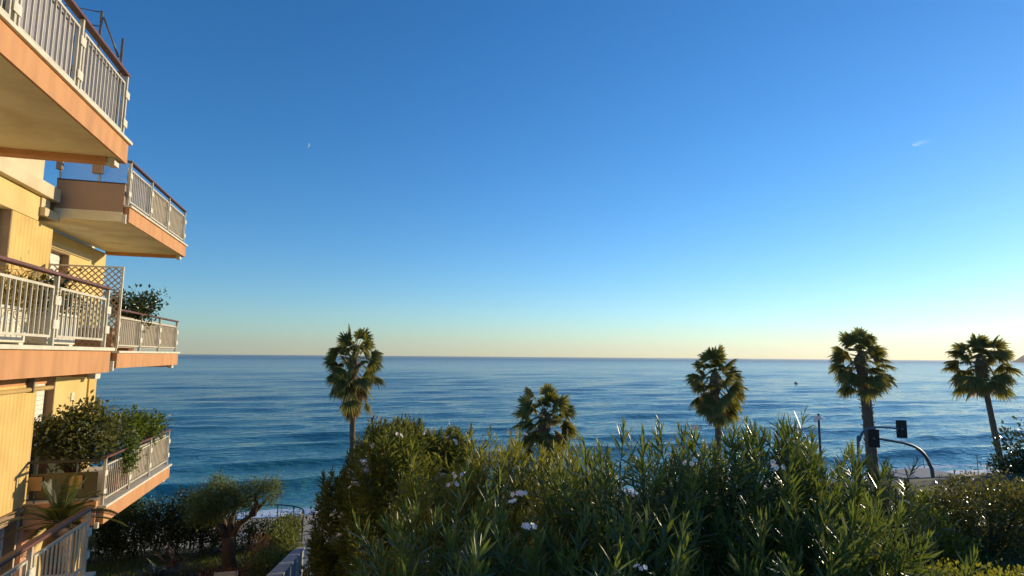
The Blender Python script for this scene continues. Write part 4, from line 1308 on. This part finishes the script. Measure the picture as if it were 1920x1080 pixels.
rosette('broad grey green agave in the middle of the left garden', (-4.75, 18.9, 8.66), 22, .75, .085, AGAVEL, 1)
rosette('narrow leaved spiky plant right of the broad agave', (-4.05, 18.7, 8.66), 40, .80, .022, AGAVEL, 2, (20, 80))
rosette('upright reddish agave behind the broad one', (-4.45, 19.5, 8.66), 14, .85, .05, REDL, 3, (40, 85))
rosette('pale leafy rosette near the white railing post', (-5.35, 18.9, 8.66), 18, .45, .09, AGAVEL, 4, (10, 60))
# folded canvas chair back
ch = thing('garden_chair', (-2.72, 17.6, 8.66), 'cream canvas chair back at the bottom edge by the leaning tree', 'chair')
B('backrest', CUSH, ch, (-2.95, -2.47, 17.62, 17.66, 8.95, 9.30), bevel=.012)
B('seat', CUSH, ch, (-2.95, -2.47, 17.12, 17.6, 8.98, 9.02), bevel=.012)
for xx in (-2.99, -2.45):
    B('leg', WHITEP, ch, (xx, xx + .03, 17.10, 17.13, 8.62, 9.0)); B('leg', WHITEP, ch, (xx, xx + .03, 17.62, 17.66, 8.62, 9.31))

# ------------------------------------------------------------------ balcony plants
def pinnate(seed, elev, L=1.2):
    r = np.random.default_rng(seed); V = []; T = []; tn = []
    n = 12; pts = []
    for i in range(n + 1):
        f = i / n
        pts.append(np.array([L * f * math.cos(elev) + .05 * f, 0, L * f * math.sin(elev) - .50 * L * f ** 2.1 * max(.25, math.cos(elev))]))
    for i, p in enumerate(pts):
        w_ = .012 * (1 - .8 * i / n); V += [p + (0, -w_, 0), p + (0, w_, 0), p + np.array([0, 0, w_])]
    for i in range(n):
        q = 3 * i
        for a, b in ((0, 1), (1, 2), (2, 0)): T += [(q + a, q + b, q + 3 + b), (q + a, q + 3 + b, q + 3 + a)]; tn += [.8, .8]
    m = 36
    for k in range(m):
        f = .12 + .87 * k / m; i = min(n - 1, int(f * n)); g = f * n - i
        p = pts[i] * (1 - g) + pts[i + 1] * g; d = pts[i + 1] - pts[i]; d /= np.linalg.norm(d)
        upv = np.array([-d[2], 0, d[0]])
        ll = .20 * math.sin(math.pi * (f * .85 + .12)) ** .6 * L
        for s in (-1, 1):
            e = d * .42 + np.array([0, s * .86, 0]) + upv * .28; e /= np.linalg.norm(e)
            wv = np.cross(e, upv); wv /= np.linalg.norm(wv); b = len(V)
            mid = p + e * ll * .5
            V += [p, mid - wv * .007, mid + wv * .007, p + e * ll - np.array([0, 0, .02])]
            T += [(b, b + 1, b + 3), (b, b + 3, b + 2)]; v = float(np.clip(r.normal(.45, .25), 0, 1)); tn += [v, v]
    return trimesh('frond', np.array(V), np.array(T), CYCL, np.array(tn))
cy = thing('sago_palm', (-3.95, 10.62, 11.9), 'sago palm with arching feathery fronds behind the lowest left railing', 'palm')
MB().tube([(-3.95, 10.62, 8.6), (-3.95, 10.62, 11.6), (-3.96, 10.6, 12.1), (-3.95, 10.6, 12.45)], [.14, .15, .19, .15], 12).build('trunk', PALMBARK, cy, True)
PF = {(e, v): pinnate(e * 7 + v, rad(e), .84) for e in (72, 50, 32, 12) for v in (0, 1)}
for k in range(24):
    f = k / 23; e = 78 - 70 * f; ee = min((72, 50, 32, 12), key=lambda q: abs(q - e))
    o = link('frond', PF[(ee, k % 2)], cy, (-3.95, 10.6, 12.46)); o.rotation_euler = (0, 0, k * 2.39996 + 3.0)
    s = random.uniform(.85, 1.1); o.scale = (s, s, s)

def potted(name, label, ellip, mat, n, size, seed, pot, long=False, cat='potted plant', leafw=1.0):
    x, y, z, rr_, hh = pot
    t = thing(name, (x, y, z), label, cat)
    MB().tube([(x, y, z), (x, y, z + hh), (x, y, z + hh + .04)], [rr_ * .75, rr_, rr_ * 1.1], 14).build('pot', TERRA, t)
    clump_foliage('foliage', mat, t, ellip, n, size, seed, .3, leafw, .3, long)
    rng_ = np.random.default_rng(seed); ends = []
    for e in ellip:
        for k in range(8):
            d = rng_.normal(0, 1, 3); d /= np.linalg.norm(d); ends.append(np.array(e[:3]) + d * np.array(e[3:]) * .7)
    twigs(t, (x, y, z + hh), ends, .014, .005, BARK, seed)
    return t
Z1 = F1 - .03
potted('balcony_shrub', 'large dark grey green shrub crowding the lowest sea balcony', [(-5.75, 15.4, H - 1.85, .52, .55, .42), (-5.2, 15.7, H - 1.88, .48, .55, .38), (-5.55, 15.7, H - 1.45, .45, .45, .26), (-6.1, 15.1, H - 1.75, .30, .36, .42), (-5.4, 15.3, H - 2.15, .6, .4, .25)], GREYL, 6500, .10, 61, (-5.6, 15.4, Z1, .28, .4))
potted('balcony_shrub', 'bright green bush at the seaward end of the lowest balcony', [(-5.15, 17.2, H - 1.85, .45, .6, .33), (-4.85, 17.8, H - 1.95, .35, .5, .28)], SHRUBL, 3000, .10, 63, (-5.1, 17.3, Z1, .25, .4))
potted('trailing_plant', 'green plant trailing over the lowest balcony railing', [(-4.60, 15.75, H - 2.2, .07, .22, .16), (-4.57, 15.6, H - 2.42, .06, .16, .18)], SHRUBL, 700, .085, 65, (-4.9, 15.7, Z1, .16, .4))
potted('balcony_shrub', 'leafy dark bush rising above the middle sea balcony rail', [(-4.98, 15.9, H + 1.12, .30, .45, .24), (-4.80, 16.4, H + 1.16, .24, .40, .26), (-4.85, 16.2, H + .8, .2, .4, .2), (-4.55, 16.7, H + 1.34, .10, .2, .10)], DARKL, 1700, .10, 67, (-5.0, 16.1, F2 - .03, .25, .35))
fe = thing('potted_fern', (-3.78, 7.95, F2 + .44), 'golden fern in a planter behind the middle left railing', 'potted plant')
clump_foliage('foliage', FERNL, fe, [(-3.78, 8.3, F2 + .55, .24, .34, .20), (-3.78, 7.9, F2 + .5, .2, .3, .16)], 2200, .11, 71, .2, .45, .4, True)
dp = thing('potted_fern', (-3.78, 9.2, F2 + .44), 'sparse dark plant in the tall white planter', 'potted plant')
clump_foliage('foliage', DARKL, dp, [(-3.80, 9.2, F2 + .62, .2, .34, .18)], 700, .09, 73, .2)

# ------------------------------------------------------------------ sea air
def haze():
    m = bpy.data.materials.new('sea_haze'); m.use_nodes = True
    n = m.node_tree; n.nodes.clear()
    out = n.nodes.new('ShaderNodeOutputMaterial'); pv = n.nodes.new('ShaderNodeVolumePrincipled')
    pv.inputs['Color'].default_value = (.95, .90, .84, 1); pv.inputs['Density'].default_value = 5e-5
    pv.inputs['Anisotropy'].default_value = .35
    n.links.new(pv.outputs[0], out.inputs['Volume'])
    o = B('haze', m, None, (-30000, 70000, -300, 16400, -4, 330))
    props(o, kind='stuff')
haze()
